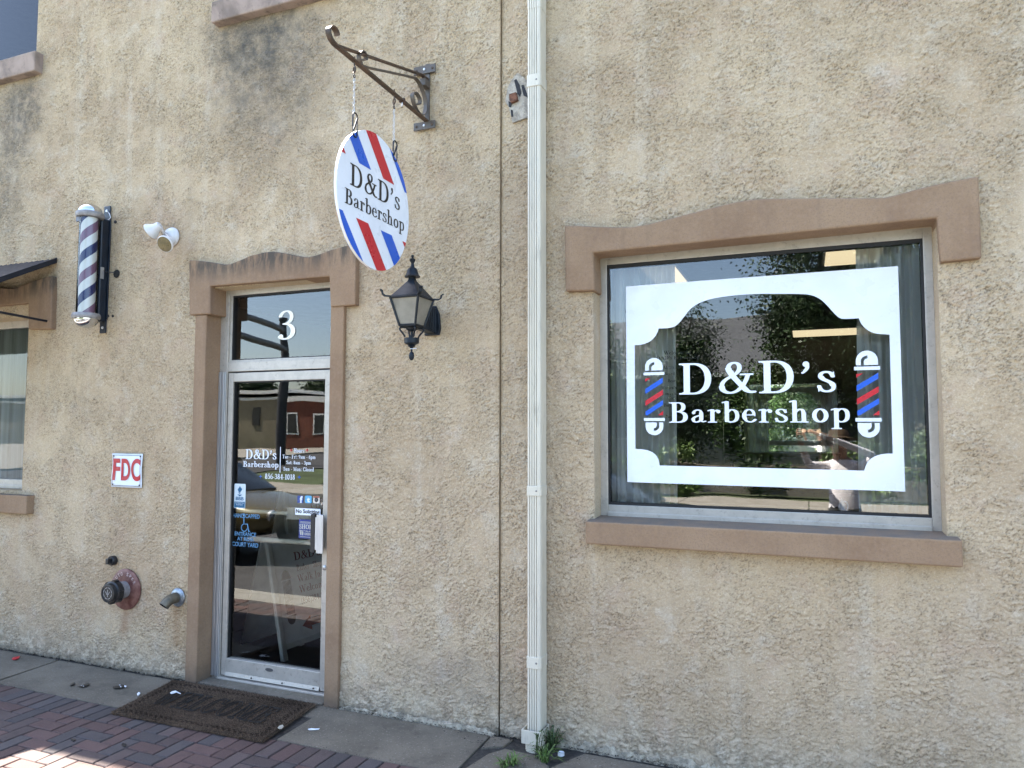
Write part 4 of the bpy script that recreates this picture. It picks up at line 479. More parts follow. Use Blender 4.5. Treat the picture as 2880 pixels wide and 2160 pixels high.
# ------------------------------------------------------------------ rooms behind the glass
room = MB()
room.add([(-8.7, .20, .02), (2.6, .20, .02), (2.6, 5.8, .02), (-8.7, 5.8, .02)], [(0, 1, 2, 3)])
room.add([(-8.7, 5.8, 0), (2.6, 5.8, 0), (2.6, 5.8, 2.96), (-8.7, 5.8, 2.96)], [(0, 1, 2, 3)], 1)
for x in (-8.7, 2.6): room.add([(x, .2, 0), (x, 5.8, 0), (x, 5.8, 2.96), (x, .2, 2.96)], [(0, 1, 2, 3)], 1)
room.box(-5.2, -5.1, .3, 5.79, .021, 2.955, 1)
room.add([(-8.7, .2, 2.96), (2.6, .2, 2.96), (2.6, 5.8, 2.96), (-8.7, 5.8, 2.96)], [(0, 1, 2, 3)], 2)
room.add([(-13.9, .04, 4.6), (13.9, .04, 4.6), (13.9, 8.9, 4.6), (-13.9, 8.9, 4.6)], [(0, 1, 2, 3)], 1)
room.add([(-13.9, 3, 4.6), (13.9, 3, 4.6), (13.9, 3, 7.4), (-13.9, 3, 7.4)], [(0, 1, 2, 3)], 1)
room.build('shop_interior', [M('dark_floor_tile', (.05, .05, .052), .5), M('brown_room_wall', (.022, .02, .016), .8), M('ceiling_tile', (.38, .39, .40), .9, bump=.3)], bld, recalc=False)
# ------------------------------------------------------------------ ground
gm = MB()
def rect(mb, x0, x1, y0, y1, z, m=0): mb.add([(x0, y0, z), (x1, y0, z), (x1, y1, z), (x0, y1, z)], [(0, 1, 2, 3)], m)
rect(gm, -1500, 1500, -1500, 1500, -.16)
struct(gm.build('ground', M('dry_lawn', (.06, .085, .03), .95, var=.3, scale=.8, bump=.5, bscale=8, bdist=.05)))
rd = MB().box(-90, 90, -12.6, -2.16, -.155, -.125); rd.box(-34, -22, -90, -12.6, -.155, -.126); struct(rd.build('road', ASPH))
mk = MB()
for k in range(7): mk.box(-15.2, -10.5, -4.2-k*1.15, -4.65-k*1.15, -.122, -.120)
mk.box(-9.6, -9.2, -11.9, -7.3, -.122, -.120)
for k in range(8): mk.box(-60+k*9, -57+k*9, -7.4, -7.28, -.122, -.120)
struct(mk.build('road_marking', M('road_paint', (.6, .6, .58), .7, var=.15, scale=20)))
# brick paving: a soldier course by the concrete strip, then herringbone
pv = bmesh.new(); tone = pv.loops.layers.float_color.new('tone'); rp_ = random.Random(11)
def brick(x0, x1, y0, y1):
    y0 = max(y0, -1.77); g = .0040
    if y1-y0 < .02: return
    t = rp_.random()
    if t < .42: c = (.092, .058, .053)
    elif t < .72: c = (.080, .060, .057)
    else: c = (.067, .059, .060)
    k = rp_.uniform(.85, 1.2); c = [q*k for q in c]
    dz = rp_.uniform(-.0015, .0015); tx, ty = rp_.uniform(-.0015, .0015), rp_.uniform(-.0015, .0015); e = .004
    lo = [pv.verts.new((x, y, -.03)) for x, y in ((x0+g, y0+g), (x1-g, y0+g), (x1-g, y1-g), (x0+g, y1-g))]
    md = [pv.verts.new((x, y, -.0045+dz)) for x, y in ((x0+g, y0+g), (x1-g, y0+g), (x1-g, y1-g), (x0+g, y1-g))]
    hi = [pv.verts.new((x, y, dz+sx*tx+sy*ty)) for x, y, sx, sy in ((x0+g+e, y0+g+e, -1, -1), (x1-g-e, y0+g+e, 1, -1), (x1-g-e, y1-g-e, 1, 1), (x0+g+e, y1-g-e, -1, 1))]
    fs = [pv.faces.new(hi)]
    for A_, B_ in ((md, hi), (lo, md)):
        for i in range(4): fs.append(pv.faces.new((A_[i], A_[(i+1) % 4], B_[(i+1) % 4], B_[i])))
    for f in fs:
        for l in f.loops: l[tone] = (*c, 1)
Y0 = -.545
for i in range(-80, 30): brick(i*.1016, i*.1016+.1016, Y0-.2032, Y0)
for i in range(-80, 30):
    for j in range(0, 11):
        t = (i-j) % 4; x = i*.1016; y = Y0-.2032-(j+1)*.1016
        if t == 0: brick(x, x+.2032, y, y+.1016)
        if t == 2: brick(x, x+.1016, y, y+.2032 if j >= 1 else y+.1016)
        if t == 3 and j == 10: brick(x, x+.1016, y, y+.1016)
me = bpy.data.meshes.new('brick_pavement'); pv.to_mesh(me); pv.free(); me.materials.append(PAVER)
po = bpy.data.objects.new('brick_pavement', me); COL.objects.link(po); struct(po)
pb = MB(); rect(pb, -9, 3.2, -1.775, .05, -.011); rect(pb, -40, 40, -2.1, .02, -.02)
struct(pb.build('pavement_bed', JOINT))
# concrete strip: separate slabs with open joints
cs = MB()
def slab_(x0, x1, y0=-.541, y1=-.028, z=.0, sk=.0): cs.prism([(x0-sk, y0, z), (x1-sk*.6, y0, z), (x1, y1, z), (x0, y1, z)], (0, 0, -.05))
slab_(-12, -8.2); slab_(-8.19, -5.375, sk=-.06); slab_(-5.36, -4.115, sk=-.05); slab_(-2.87, -1.745, sk=-.015)
slab_(-4.108, -2.832, -.20, .08, -.002)
cs.prism([(-1.72, -.541, -.001), (-1.39, -.541, -.001), (-1.30, -.26, -.004), (-1.42, -.16, -.003), (-1.60, -.15, -.003), (-1.66, -.24, -.002)], (0, 0, -.05))
cs.prism([(-1.725, -.2, .001), (-1.62, -.13, .001), (-1.6, -.03, .001), (-1.735, -.03, .001)], (0, 0, -.05))
cs.prism([(-1.37, -.541, .002), (2.2, -.541, .002), (2.2, -.05, .002), (-1.17, -.05, .002), (-1.28, -.26, .002)], (0, 0, -.05)); slab_(2.21, 5); slab_(5.01, 30)
struct(cs.build('concrete_strip', CONC, bevel=.004))
pl = MB(); rect(pl, -4.108, -2.832, -.541, -.205, -.006); struct(pl.build('doorstep_bed', JOINT))
kb = MB(); 
for i in range(-12, 12): kb.box(i*2.4+.005, i*2.4+2.395, -2.02, -1.776, -.1, .003-.002*(i % 2))
for i in range(-16, 16): kb.box(i*3+.005, i*3+2.995, -2.17, -2.03, -.16, .0)
struct(kb.build('kerb', slab('pale_concrete', (.26, .25, .22), (.33, .32, .29)), bevel=.006))
fp = MB()
for i in range(-7, 12): fp.box(i*3+.01, i*3+2.99, -15.4, -12.9, -.155, .0)
fp.box(-21.5, 36, -12.89, -12.62, -.16, -.002)
fp.box(-120, -34.2, -51, -12.7, -.16, -.03).box(-33.9, -22.2, -90, -60, -.16, -.03)
struct(fp.build('far_pavement', slab('sunny_concrete', (.27, .25, .21), (.34, .32, .28)), bevel=.01))
# ------------------------------------------------------------------ downspout
ds = thing('downspout', 'white ribbed metal downspout running down the stucco wall', 'downspout', (-1.46, -.05, 0))
xl, xf, xb = at(1482, 1000, -.115).x, at(1521, 1000, -.115).x, at(1535.5, 1000, -.02).x
def spout_profile(x0, x1, y0, y1, ribs=True, e=0.0):
    x0 -= e; x1 += e; y0 -= e; P = [(x0, y1), (x0, y0+.012), (x0+.003, y0+.004), (x0+.012, y0)]
    if ribs:
        n = 4; a, b = x0+.014, x0+.070; s = (b-a)/n
        for i in range(n): P += [(a+i*s, y0), (a+i*s+s*.10, y0+.007), (a+i*s+s*.26, y0+.007), (a+i*s+s*.36, y0)]
    P += [(x1-.014, y0), (x1-.004, y0+.004), (x1, y0+.014), (x1, y1)]
    return P
xr = xb
SPOUT = M('off_white_paint', (.56, .52, .425), .42, var=.06, scale=3, bump=.06, bscale=40, dirt=.35, stretch=(3, 3, .6))
def spout(z0, z1, e=0.0, ribs=True): return MB().prism([(x, y, z0) for x, y in spout_profile(xl, xr, -.115, -.015, ribs, e)], (0, 0, z1-z0))
zj = at(1500, 22, -.115).z; zbot = at(1500, 2066, -.115).z
spout(zj, 7.6, .0015).build('pipe', SPOUT, ds); spout(zbot, zj+.03).build('pipe', SPOUT, ds)
for ya, yb_ in ((207, 241), (1367, 1395), (1849, 1882)):
    z1, z0 = at(1500, ya, -.12).z, at(1500, yb_, -.12).z
    st_ = spout(z0, z1, .004, False).build('strap', SPOUT, ds, bevel=.002)
    p = at(1508, (ya+yb_)/2, -.12); MB().lathe([(.006, 0), (.005, .003), (0, .004)], (p.x, -.118, (z0+z1)/2), (0, -1, 0), 10).build('screw', M('dull_screw', (.2, .19, .18), .5, .5), st_)
cu = MB(); z1, z0 = at(1500, 2057, -.14).z, at(1500, 2096, -.14).z
xo0, xo1, yo0, yo1 = xl-.022, xr+.014, -.142, -.006; tt = .006
cu.box(xo0, xo1, yo0, yo0+tt, z0, z1).box(xo0, xo1, yo1-tt, yo1, z0, z1).box(xo0, xo0+tt, yo0+tt, yo1-tt, z0, z1).box(xo1-tt, xo1, yo0+tt, yo1-tt, z0, z1).box(xo0+tt, xo1-tt, yo0+tt, yo1-tt, z0, z0+.006)
cu.build('adapter_cup', SPOUT, ds, bevel=.002)
cx_ = (xo0+xo1)/2; MB().lathe([(.056, -.02), (.056, z0-.004), (.060, z0-.002), (.060, z0+.001)], (cx_, -.075, 0), ZA, 32).build('drain_collar', SPOUT, ds, smooth=40)
# ------------------------------------------------------------------ door mat
mt = thing('door_mat', 'brown coir welcome mat lying on the doorstep', 'door mat', (-3.48, -.36, 0))
mc = [atz(312, 2005, .012), atz(488, 1914, .012), atz(888, 1981, .012), atz(738, 2086, .012)]
rm = random.Random(5); NX, NY = 230, 120
def matpt(u, v): return (mc[0]*(1-u)+mc[3]*u)*(1-v)+(mc[1]*(1-u)+mc[2]*u)*v
cm = MB(); vsm = []; tones = []
from mathutils import noise as mnoise
for j in range(NY+1):
    for i in range(NX+1):
        u, v = i/NX, j/NY; du = dv = 0
        if i in (0, NX): du = rm.uniform(-.004, .004)
        if j in (0, NY): dv = rm.uniform(-.008, .008)
        p = matpt(u+du, v+dv); ed = min(u*1.15, (1-u)*1.15, v*.58, (1-v)*.58)
        border = .035 < ed < .072 and (int(u*58)+int(v*30)) % 2 == 0
        z = .018+rm.uniform(-.004, .004)+.004*mnoise.noise(p*6)-(.004 if border else 0)
        if ed < .001: z = .004
        vsm.append((p.x, p.y, z)); k = (.4 if border else 1.0)*(.75+.5*rm.random())*(.85+.5*(mnoise.noise(p*4)+.3)); tones.append((.118*k, .085*k, .06*k, 1))
cm.add(vsm, [(j*(NX+1)+i, j*(NX+1)+i+1, (j+1)*(NX+1)+i+1, (j+1)*(NX+1)+i) for j in range(NY) for i in range(NX)])
tm = NT('coir'); a_ = tm.n('VertexColor', {'layer_name': 'tone'}).outputs[0]; v_ = tm.coord()
cc = tm.mix(tm.ramp(tm.noise(v_, 300, 3, .7), .4, .7), sc((.5, .5, .5), .5), (1.35, 1.3, 1.25))
COIR = tm.out(_rough(tm, tm.mix(1.0, a_, cc, 'MULTIPLY'), tm.bump(tm.noise(v_, 420, 3, .7), .8, .006), .95, .1))
co = cm.build('pile', COIR, mt, recalc=False)
la = co.data.color_attributes.new('tone', 'FLOAT_COLOR', 'POINT')
for i, c in enumerate(tones): la.data[i].color = c
# fringe of loose fibres round the edge
fb = MB()
for k in range(2600):
    e = rm.random(); side = rm.choice('abcd')
    u, v = {'a': (e, 0), 'b': (e, 1), 'c': (0, e), 'd': (1, e)}[side]; p = matpt(u, v); d = (p-matpt(.5, .5)); d.z = 0; d.normalize()
    d = (d+Vector((rm.uniform(-.8, .8), rm.uniform(-.8, .8), rm.uniform(-.1, .7)))).normalized()*rm.uniform(.008, .022); s_ = d.cross(ZA).normalized()*.0012; p = p+Vector((0, 0, rm.uniform(-.008, .004)))
    fb.add([p-s_, p+s_, p+d], [(0, 1, 2)])
fb.build('fibre_fringe', M('coir_fibre', (.10, .066, .04), .95, var=.4, scale=80), mt, recalc=False)
# WELCOME as dark pressed-in outlines
wm = MB(); word = 'WELCOME'; adv = advance(word); xcur = 0
for ch in word:
    for L in GL[ch][3]:
        if len(L) < 4: continue
        P = []
        for a, b in L:
            u = .12+.77*(xcur+a*.92)/adv; v = .31+b*.40; p = matpt(u, v); P.append(Vector((p.x, p.y, .0225+rm.uniform(-.001, .001))))
        wm.tube([p+Vector((0, 0, .003)) for p in P], .0034, 5, closed=True)
    xcur += GL[ch][0]
wm.build('lettering', M('black_coir', (.022, .017, .013), .95, var=.4, scale=200, bump=.8, bscale=400, bdist=.006), mt)
# ------------------------------------------------------------------ window sign: white border, shop name, two pole emblems
YS = YG-.003
def on(px, py): p = at(px, py, YS); return (p.x, p.z)
ws = thing('window_sign', 'white vinyl shop sign with scalloped border on the big window glass', 'sign', (-.26, YS, 1.47))
def z6(u, v): return on(1680+u/2.212, 660+v/2.212)
def z7(u, v): return on(1680+u/2.212, 1100+v/2.212)
OUT = [(-.966, 1.474), (.4515, 1.467), (.4515, 2.616), (-.966, 2.614)]
def sm2(pts, f, n=5): return [(p.x, p.y) for p in smoothpath([Vector((*f(*q), 0)) for q in pts], n)]
INN = sm2([(232, 688), (275, 684), (320, 668), (352, 643), (372, 612), (382, 583)], z6)
INN += sm2([(382, 583), (430, 582), (475, 573), (505, 552), (540, 510), (580, 462), (640, 423), (720, 398), (850, 378), (1000, 369), (1130, 368), (1240, 369), (1320, 374), (1380, 397), (1430, 440), (1470, 485), (1505, 516), (1540, 524), (1627, 520)], z6)[1:]
INN += sm2([(1627, 520), (1645, 558), (1680, 592), (1730, 614), (1818, 622)], z6)[1:]
INN += sm2([(1838, 388), (1780, 391), (1720, 409), (1680, 445), (1660, 495)], z7)
INN += sm2([(388, 462), (378, 420), (350, 385), (300, 365), (237, 360)], z7)
MB().holes([OUT, INN], lambda a, b: (a, YS, b)).build('border', WHITE, ws, recalc=False)
def line(mb, txt, pl, pr, f, cap, y, m=0, gap=.02, pad=(0, 0)):
    a, b = f(*pl), f(*pr); serif(mb, txt, (a[0], y, (a[1]+b[1])/2), XA, ZA, b[0]-a[0], cap, m, gap)
lt = MB()
A0, A1 = on(1913, 1109), on(2350, 1104); cap = on(1917, 1021.5)[1]-on(1917, 1109)[1]
serif(lt, "D&D's", (A0[0]-.01, YS, (A0[1]+A1[1])/2), XA, ZA, A1[0]-A0[0]+.03, cap, 0, .08)
A0, A1 = on(1880, 1189), on(2392, 1188); cap = on(1883, 1131.6)[1]-on(1883, 1189)[1]
serif(lt, "Barbershop", (A0[0], YS, (A0[1]+A1[1])/2), XA, ZA, A1[0]-A0[0]+.01, cap, 0, .05)
lt.build('lettering', WHITE, ws, recalc=False)
def emblem(px0, px1, ydome, ydb, yb0, yb1, ys0, ys1, yc0, yc1, ybw0, ybw1):
    pm = (px0+px1)/2; e = MB(); f = lambda a, b: (a, YS-.0004, b)
    x0, x1 = on(px0, ys0)[0], on(px1, ys0)[0]; cx = (x0+x1)/2; r = (x1-x0)/2; Z = lambda py: on(pm, py)[1]
    zd0, zd1 = Z(ydb), Z(ydome)
    k = (zd1-zd0)
    dome = [(cx-r, zd0)]+[(cx+r*math.cos(R_(180-i*9)), zd0+k*.30+(k*.70)*math.sin(R_(i*9))) for i in range(21)]+[(cx+r, zd0)]
    hook = [(cx-.55*r, zd0+.0005), (cx-.55*r, zd0+k*.30)]+[(cx-.55*r+.62*r*(1-math.cos(R_(i*10))), zd0+k*.30+k*.36*math.sin(R_(i*10))) for i in range(1, 10)]
    hin = [(cx-.55*r+.62*r-.0*r, zd0+k*.66-.32*k*0)]
    hk = hook+[(cx+.07*r, zd0+k*.47), (cx-.16*r, zd0+k*.40), (cx-.27*r, zd0+k*.28), (cx-.27*r, zd0+.0005)]
    e.holes([dome, hk], f)
    zw0, zw1 = Z(ybw1), Z(ybw0); kk = zw1-zw0
    bowl = [(cx-r, zw1)]+[(cx-r*math.cos(R_(i*9)), zw1-kk*.30-kk*.70*math.sin(R_(i*9))) for i in range(21)]+[(cx+r, zw1)]
    hk2 = [(2*cx-a, zw1-(b-zd0)*kk/k) for a, b in hk]
    e.holes([bowl, hk2], f)
    for a, b in ((yb0, yb1), (yc0, yc1)): e.add([f(cx-r*1.18, Z(b)), f(cx+r*1.18, Z(b)), f(cx+r*1.18, Z(a)), f(cx-r*1.18, Z(a))], [(0, 1, 2, 3)])
    zt, zb = Z(ys0), Z(ys1); H = zt-zb; w_ = 2*r
    S = lambda u, v: f(cx-r+u*w_, zb+v*H)
    e.add([S(0, .97), S(.32, .985), S(0, .88)], [(0, 1, 2)], 1)
    for v0, m in ((.70, 2), (.385, 1), (.01, 2)):
        e.add([S(0, max(0, v0-.14)), S(0, v0), S(1, v0+.29), S(1, min(1, v0+.15))] if v0 > .05 else [S(0, 0), S(0, .105), S(1, .40), S(1, .27), S(.12, 0)], [(0, 1, 2, 3)] if v0 > .05 else [(0, 1, 2, 3, 4)], m)
    e.add([S(.70, 0), S(1, 0), S(1, .12)], [(0, 1, 2)], 1)
    e.build('pole_emblem', [WHITE, RED, BLUE], ws, recalc=False)
emblem(1814.5, 1864, 1006.7, 1042, 1046.7, 1055, 1061, 1168, 1175.5, 1184, 1188, 1224)
emblem(2408, 2470, 986, 1026.7, 1030.7, 1040.5, 1047.5, 1168, 1175.6, 1185.7, 1189.5, 1230.6)
# ------------------------------------------------------------------ lettering and stickers on the door
def ond(px, py): p = at(px, py, YD); return (p.x, p.z)
def dtext(mb, txt, x0, x1, base, top, m=0, y=YD, gap=.03, fn=serif):
    pm = (x0+x1)/2; a, b = ond(x0, base), ond(x1, base); z = ond(pm, base)[1]; cap = ond(pm, top)[1]-z
    if fn is serif: serif(mb, txt, (a[0], y, z), XA, ZA, b[0]-a[0], cap, m, gap)
    else: sans(mb, txt, (a[0], y, z), XA, ZA, b[0]-a[0], cap, m, gap)
dsn = thing('door_sign', 'white lettering on the glass door giving opening hours and phone number', 'sign', (-3.45, YD, 1.5))
d1 = MB(); dtext(d1, "D&D's", 690, 778, 1291.5, 1264.5); dtext(d1, 'Barbershop', 683, 784, 1314, 1297.5)
d1.build('shop_name', WHITE, dsn, recalc=False)
d2 = MB(); dtext(d2, 'Hours', 826, 856, 1273, 1261); dtext(d2, 'Tue - Fri: 9am - 6pm', 794, 888, 1290, 1279.5); dtext(d2, 'Sat: 8am - 3pm', 805, 875, 1306, 1296); dtext(d2, 'Sun - Mon: Closed', 797, 883, 1325, 1314)
a, b = ond(788, 1257), ond(789, 1329); d2.add([(a[0], YD, b[1]), (a[0]+.006, YD, b[1]), (a[0]+.006, YD, a[1]), (a[0], YD, a[1])], [(0, 1, 2, 3)])
d2.build('opening_hours', WHITE, dsn, recalc=False)
d3 = MB(); dtext(d3, '856-384-1018', 745, 830, 1348, 1333); d3.build('phone_number', WHITE, dsn, recalc=False)
def star4(mb, px, py, r, m=0):
    c = ond(px, py); P = [(c[0]+(r if i % 2 == 0 else r*.28)*math.cos(i*math.pi/4), YD, c[1]+(r if i % 2 == 0 else r*.28)*math.sin(i*math.pi/4)) for i in range(8)]
    mb.add(P, [tuple(range(8))], m)
for x, y, m_ in ((818.6, 1266, RED), (863.5, 1266, RED), (733, 1340, BLUE), (841.5, 1342, BLUE)):
    s_ = MB(); star4(s_, x, y, .015); s_.build('star', m_, dsn, recalc=False)
hn = MB(); a = at(779, 957, .146); b = at(828, 957, .146); t_ = at(803, 873, .146)
for k in (0,): serif(hn, '3', (a.x, .146, a.z), XA, ZA, (b.x-a.x)*1.08, t_.z-a.z)
tag(hn.build('house_number', M('cream_vinyl', (.78, .78, .70), .4, var=.03), recalc=False), 'cream house number 3 on the transom glass above the door', 'house number')
ha = MB(); LBLUE = vinyl('faded_blue_vinyl', (.085, .23, .40))
for txt, x0, x1, base, top_ in (('HANDICAPPED', 655, 730, 1456.5, 1445.5), ('ENTRANCE', 660, 720, 1507.5, 1497), ('AT REAR', 667, 714, 1521, 1511), ('COURT YARD', 653, 726, 1537.5, 1526)): dtext(ha, txt, x0, x1, base, top_, gap=.018, fn=sans)
c = ond(687, 1484); r = .026
ringp = [(c[0]+r*math.cos(R_(i*12+60)), YD, c[1]+r*math.sin(R_(i*12+60))) for i in range(25)]
ha.bar(ringp, YA, .001, .006).bar([(c[0]-.006, YD, c[1]+.075), (c[0]-.004, YD, c[1]+.026), (c[0]+.028, YD, c[1]+.026), (c[0]+.04, YD, c[1]-.026), (c[0]+.052, YD, c[1]-.022)], YA, .001, .009)
ha.lathe([(.0095, 0), (.0095, .001), (0, .001)], (c[0]-.006, YD, c[1]+.092), (0, -1, 0), 14)
tag(ha.build('access_notice', LBLUE, recalc=False), 'faded blue wheelchair access lettering low on the glass door', 'notice')
# torch sticker
def card(mb, px0, px1, pt_, pb, m=0, y=YD, off=0.0, rr=.0):
    a = at(px0, (pt_+pb)/2, y); b = at(px1, (pt_+pb)/2, y); zt = at((px0+px1)/2, pt_, y).z; zb = at((px0+px1)/2, pb, y).z
    if rr: P = [(a.x+rr, zb), *[(b.x-rr+rr*math.cos(R_(q)), zb+rr+rr*math.sin(R_(q))) for q in (-90, -45, 0)], *[(b.x-rr+rr*math.cos(R_(q)), zt-rr+rr*math.sin(R_(q))) for q in (0, 45, 90)], *[(a.x+rr+rr*math.cos(R_(q)), zt-rr+rr*math.sin(R_(q))) for q in (90, 135, 180)], *[(a.x+rr+rr*math.cos(R_(q)), zb+rr+rr*math.sin(R_(q))) for q in (180, 225)]]
    else: P = [(a.x, zb), (b.x, zb), (b.x, zt), (a.x, zt)]
    mb.add([(p, y-off, q) for p, q in P], [tuple(range(len(P)))], m); return a.x, b.x, zb, zt
TEAL = vinyl('teal_ink', (.01, .105, .22)); PALE = vinyl('pale_blue_card', (.55, .64, .70))
bb = MB(); x0, x1, zb, zt = card(bb, 658.5, 690.5, 1360.5, 1429.5, 0, rr=.008)
W_ = x1-x0; H_ = zt-zb; S = lambda u, v: (x0+u*W_, YD-.0008, zb+v*H_)
for P in ([(.50, .92), (.42, .84), (.30, .77), (.36, .70), (.50, .63), (.62, .70), (.70, .78), (.62, .83), (.55, .86)], [(.36, .69), (.50, .61), (.60, .66), (.50, .58), (.42, .60)], [(.28, .56), (.72, .56), (.60, .52), (.55, .49), (.45, .49), (.40, .52)]):
    bb.add([S(*p) for p in P], [tuple(range(len(P)))], 1)
bb.add([S(.04, .03), S(.96, .03), S(.96, .27), S(.04, .27)], [(0, 1, 2, 3)], 1)
sans(bb, 'BBB', S(.15, .33), XA, ZA, .70*W_, .13*H_, 1, .03)
for i, tx in enumerate(('ACCREDITED', 'BUSINESS')): sans(bb, tx, Vector(S(.12+.1*i, .19-.07*i))+Vector((0, -.0008, 0)), XA, ZA, (.76-.2*i)*W_, .05*H_, 0)
tag(bb.build('torch_sticker', [PALE, TEAL], recalc=False), 'upright pale blue sticker with a dark torch on the door glass', 'sticker')
# three social badges
f1 = MB(); q = card(f1, 836.5, 853, 1394, 1414.5); sans(f1, 'f', (q[0]+(q[1]-q[0])*.42, YD-.001, q[2]+.002), XA, ZA, (q[1]-q[0])*.48, (q[3]-q[2])*.86, 1, .04)
tag(f1.build('badge', [vinyl('indigo_ink', (.03, .065, .24)), WHITE], recalc=False), 'dark blue square badge with white letter f on the door', 'sticker', 'square social badges on the door')
f2 = MB(); q = card(f2, 858, 876.5, 1394, 1415, rr=.008); sans(f2, 't', (q[0]+(q[1]-q[0])*.28, YD-.001, q[2]+(q[3]-q[2])*.15), XA, ZA, (q[1]-q[0])*.48, (q[3]-q[2])*.62, 1, .05)
tag(f2.build('badge', [vinyl('sky_ink', (.09, .36, .60)), WHITE], recalc=False), 'light blue square badge with white letter t on the door', 'sticker', 'square social badges on the door')
f3 = MB(); q = card(f3, 881, 899, 1394.5, 1415.5, rr=.008); wq, hq = q[1]-q[0], q[3]-q[2]
f3.add([(q[0]+u*wq, YD-.0008, q[2]+v*hq) for u, v in ((.03, .72), (.97, .72), (.93, .99), (.07, .99))], [(0, 1, 2, 3)], 1)
for r_, m_, o_ in ((.30, 2, .0016), (.13, 3, .0024)): f3.add([(q[0]+wq*.5+r_*wq*math.cos(i*.3927), YD-o_, q[2]+hq*.47+r_*wq*math.sin(i*.3927)) for i in range(16)], [tuple(range(16))], m_)
tag(f3.build('badge', [vinyl('cream_ink', (.66, .62, .56)), vinyl('brick_ink', (.30, .10, .07)), BLACK, vinyl('slate_ink', (.08, .10, .14))], recalc=False), 'cream square camera badge with a dark round lens on the door', 'sticker', 'square social badges on the door')
# no soliciting plate, in a grooved holder behind the glass
ns = thing('soliciting_notice', 'white notice reading No Soliciting above the door handle', 'notice', (-3.2, YD, 1.4))
hb = MB(); y_ = YG+.02; a = at(807, 1443, y_); b = at(900, 1447, y_); zt, zb = at(830, 1427, y_).z, at(830, 1461, y_).z
hb.box(a.x, b.x, y_, y_+.02, zb, zt)
for k in (0, .30, .62, .9): hb.box(a.x, b.x, y_-.006, y_, zb+(zt-zb)*k, zb+(zt-zb)*(k+.1))
hb.build('holder', ALUB, ns)
nl = MB(); q = card(nl, 830.5, 901.5, 1430, 1449.5); sans(nl, 'No Soliciting', (q[0]+.006, YD-.001, q[2]+(q[3]-q[2])*.3), XA, ZA, (q[1]-q[0])-.014, (q[3]-q[2])*.52, 1, .03)
nl.build('card', [WHITE, BLACK], ns, recalc=False)
sh = MB(); NAVY = vinyl('navy_ink', (.012, .03, .19)); q = card(sh, 840.5, 893, 1461.5, 1515); wq, hq = q[1]-q[0], q[3]-q[2]
CREAM = vinyl('cream_letter', (.62, .62, .50))
serif(sh, 'SHOP', (q[0]+.02*wq, YD-.001, q[2]+.50*hq), XA, ZA, .70*wq, .24*hq, 1); serif(sh, 'W', (q[0]+.03*wq, YD-.001, q[2]+.15*hq), XA, ZA, .30*wq, .28*hq, 1); serif(sh, 'OODBURY', (q[0]+.31*wq, YD-.001, q[2]+.17*hq), XA, ZA, .66*wq, .14*hq, 1)
serif(sh, 'City of', (q[0]+.36*wq, YD-.001, q[2]+.35*hq), XA, ZA, .26*wq, .08*hq, 1) if all(c in GL or c == ' ' for c in 'City of') else None
for v in (.86, .80, .07): sh.add([(q[0]+u*wq, YD-.001, q[2]+(v+dv)*hq) for u, dv in ((.06, 0), (.8, 0), (.8, .018), (.06, .018))], [(0, 1, 2, 3)], 1)
tag(sh.build('town_sticker', [NAVY, CREAM], recalc=False), 'navy blue shop-local sticker tucked behind the door handle', 'sticker')

# loose dirt collected along the wall foot, round the mat and in the slab joints
rk_ = random.Random(21); dm = MB()
def flake(x, y, z, r):
    a0 = rk_.uniform(0, 6.28); n = rk_.choice((3, 4, 5)); e = rk_.uniform(.4, 1)
    dm.add([(x+r*rk_.uniform(.6, 1.2)*math.cos(a0+k*6.283/n), y+r*e*rk_.uniform(.6, 1.2)*math.sin(a0+k*6.283/n), z+rk_.uniform(0, .35)*r) for k in range(n)], [tuple(range(n))])
for k in range(2600):
    x = rk_.uniform(-7, 1.2); d = abs(rk_.gauss(0, .022)); flake(x, -.012-d, .004+rk_.uniform(0, .004), rk_.uniform(.002, .008) if d < .05 else rk_.uniform(.001, .004))
for k in range(520):
    p = matpt(rk_.random(), 1.0); flake(p.x+rk_.gauss(0, .015), p.y+abs(rk_.gauss(.012, .025)), .006, rk_.uniform(.002, .008))
for k in range(350):
    p = matpt(rk_.choice((0, 1)), rk_.random()); flake(p.x+rk_.gauss(0, .012), p.y+rk_.gauss(0, .015), .004, rk_.uniform(.0015, .006))
for k in range(420): flake(rk_.uniform(-7, 1), -.545+rk_.gauss(0, .008), .003, rk_.uniform(.0015, .006))
for k in range(260): flake(rk_.gauss(-1.5, .2), rk_.gauss(-.12, .09), .005, rk_.uniform(.002, .008))
for k in range(500): flake(rk_.uniform(-7, 1), rk_.uniform(-1.6, -.05), .004, rk_.uniform(.0008, .0026))
struct(dm.build('dirt', M('dark_soil', (.03, .026, .02), .95, var=.6, scale=60), recalc=False), 'dark loose dirt and crumbs along the wall foot and slab joints', None, 'stuff')
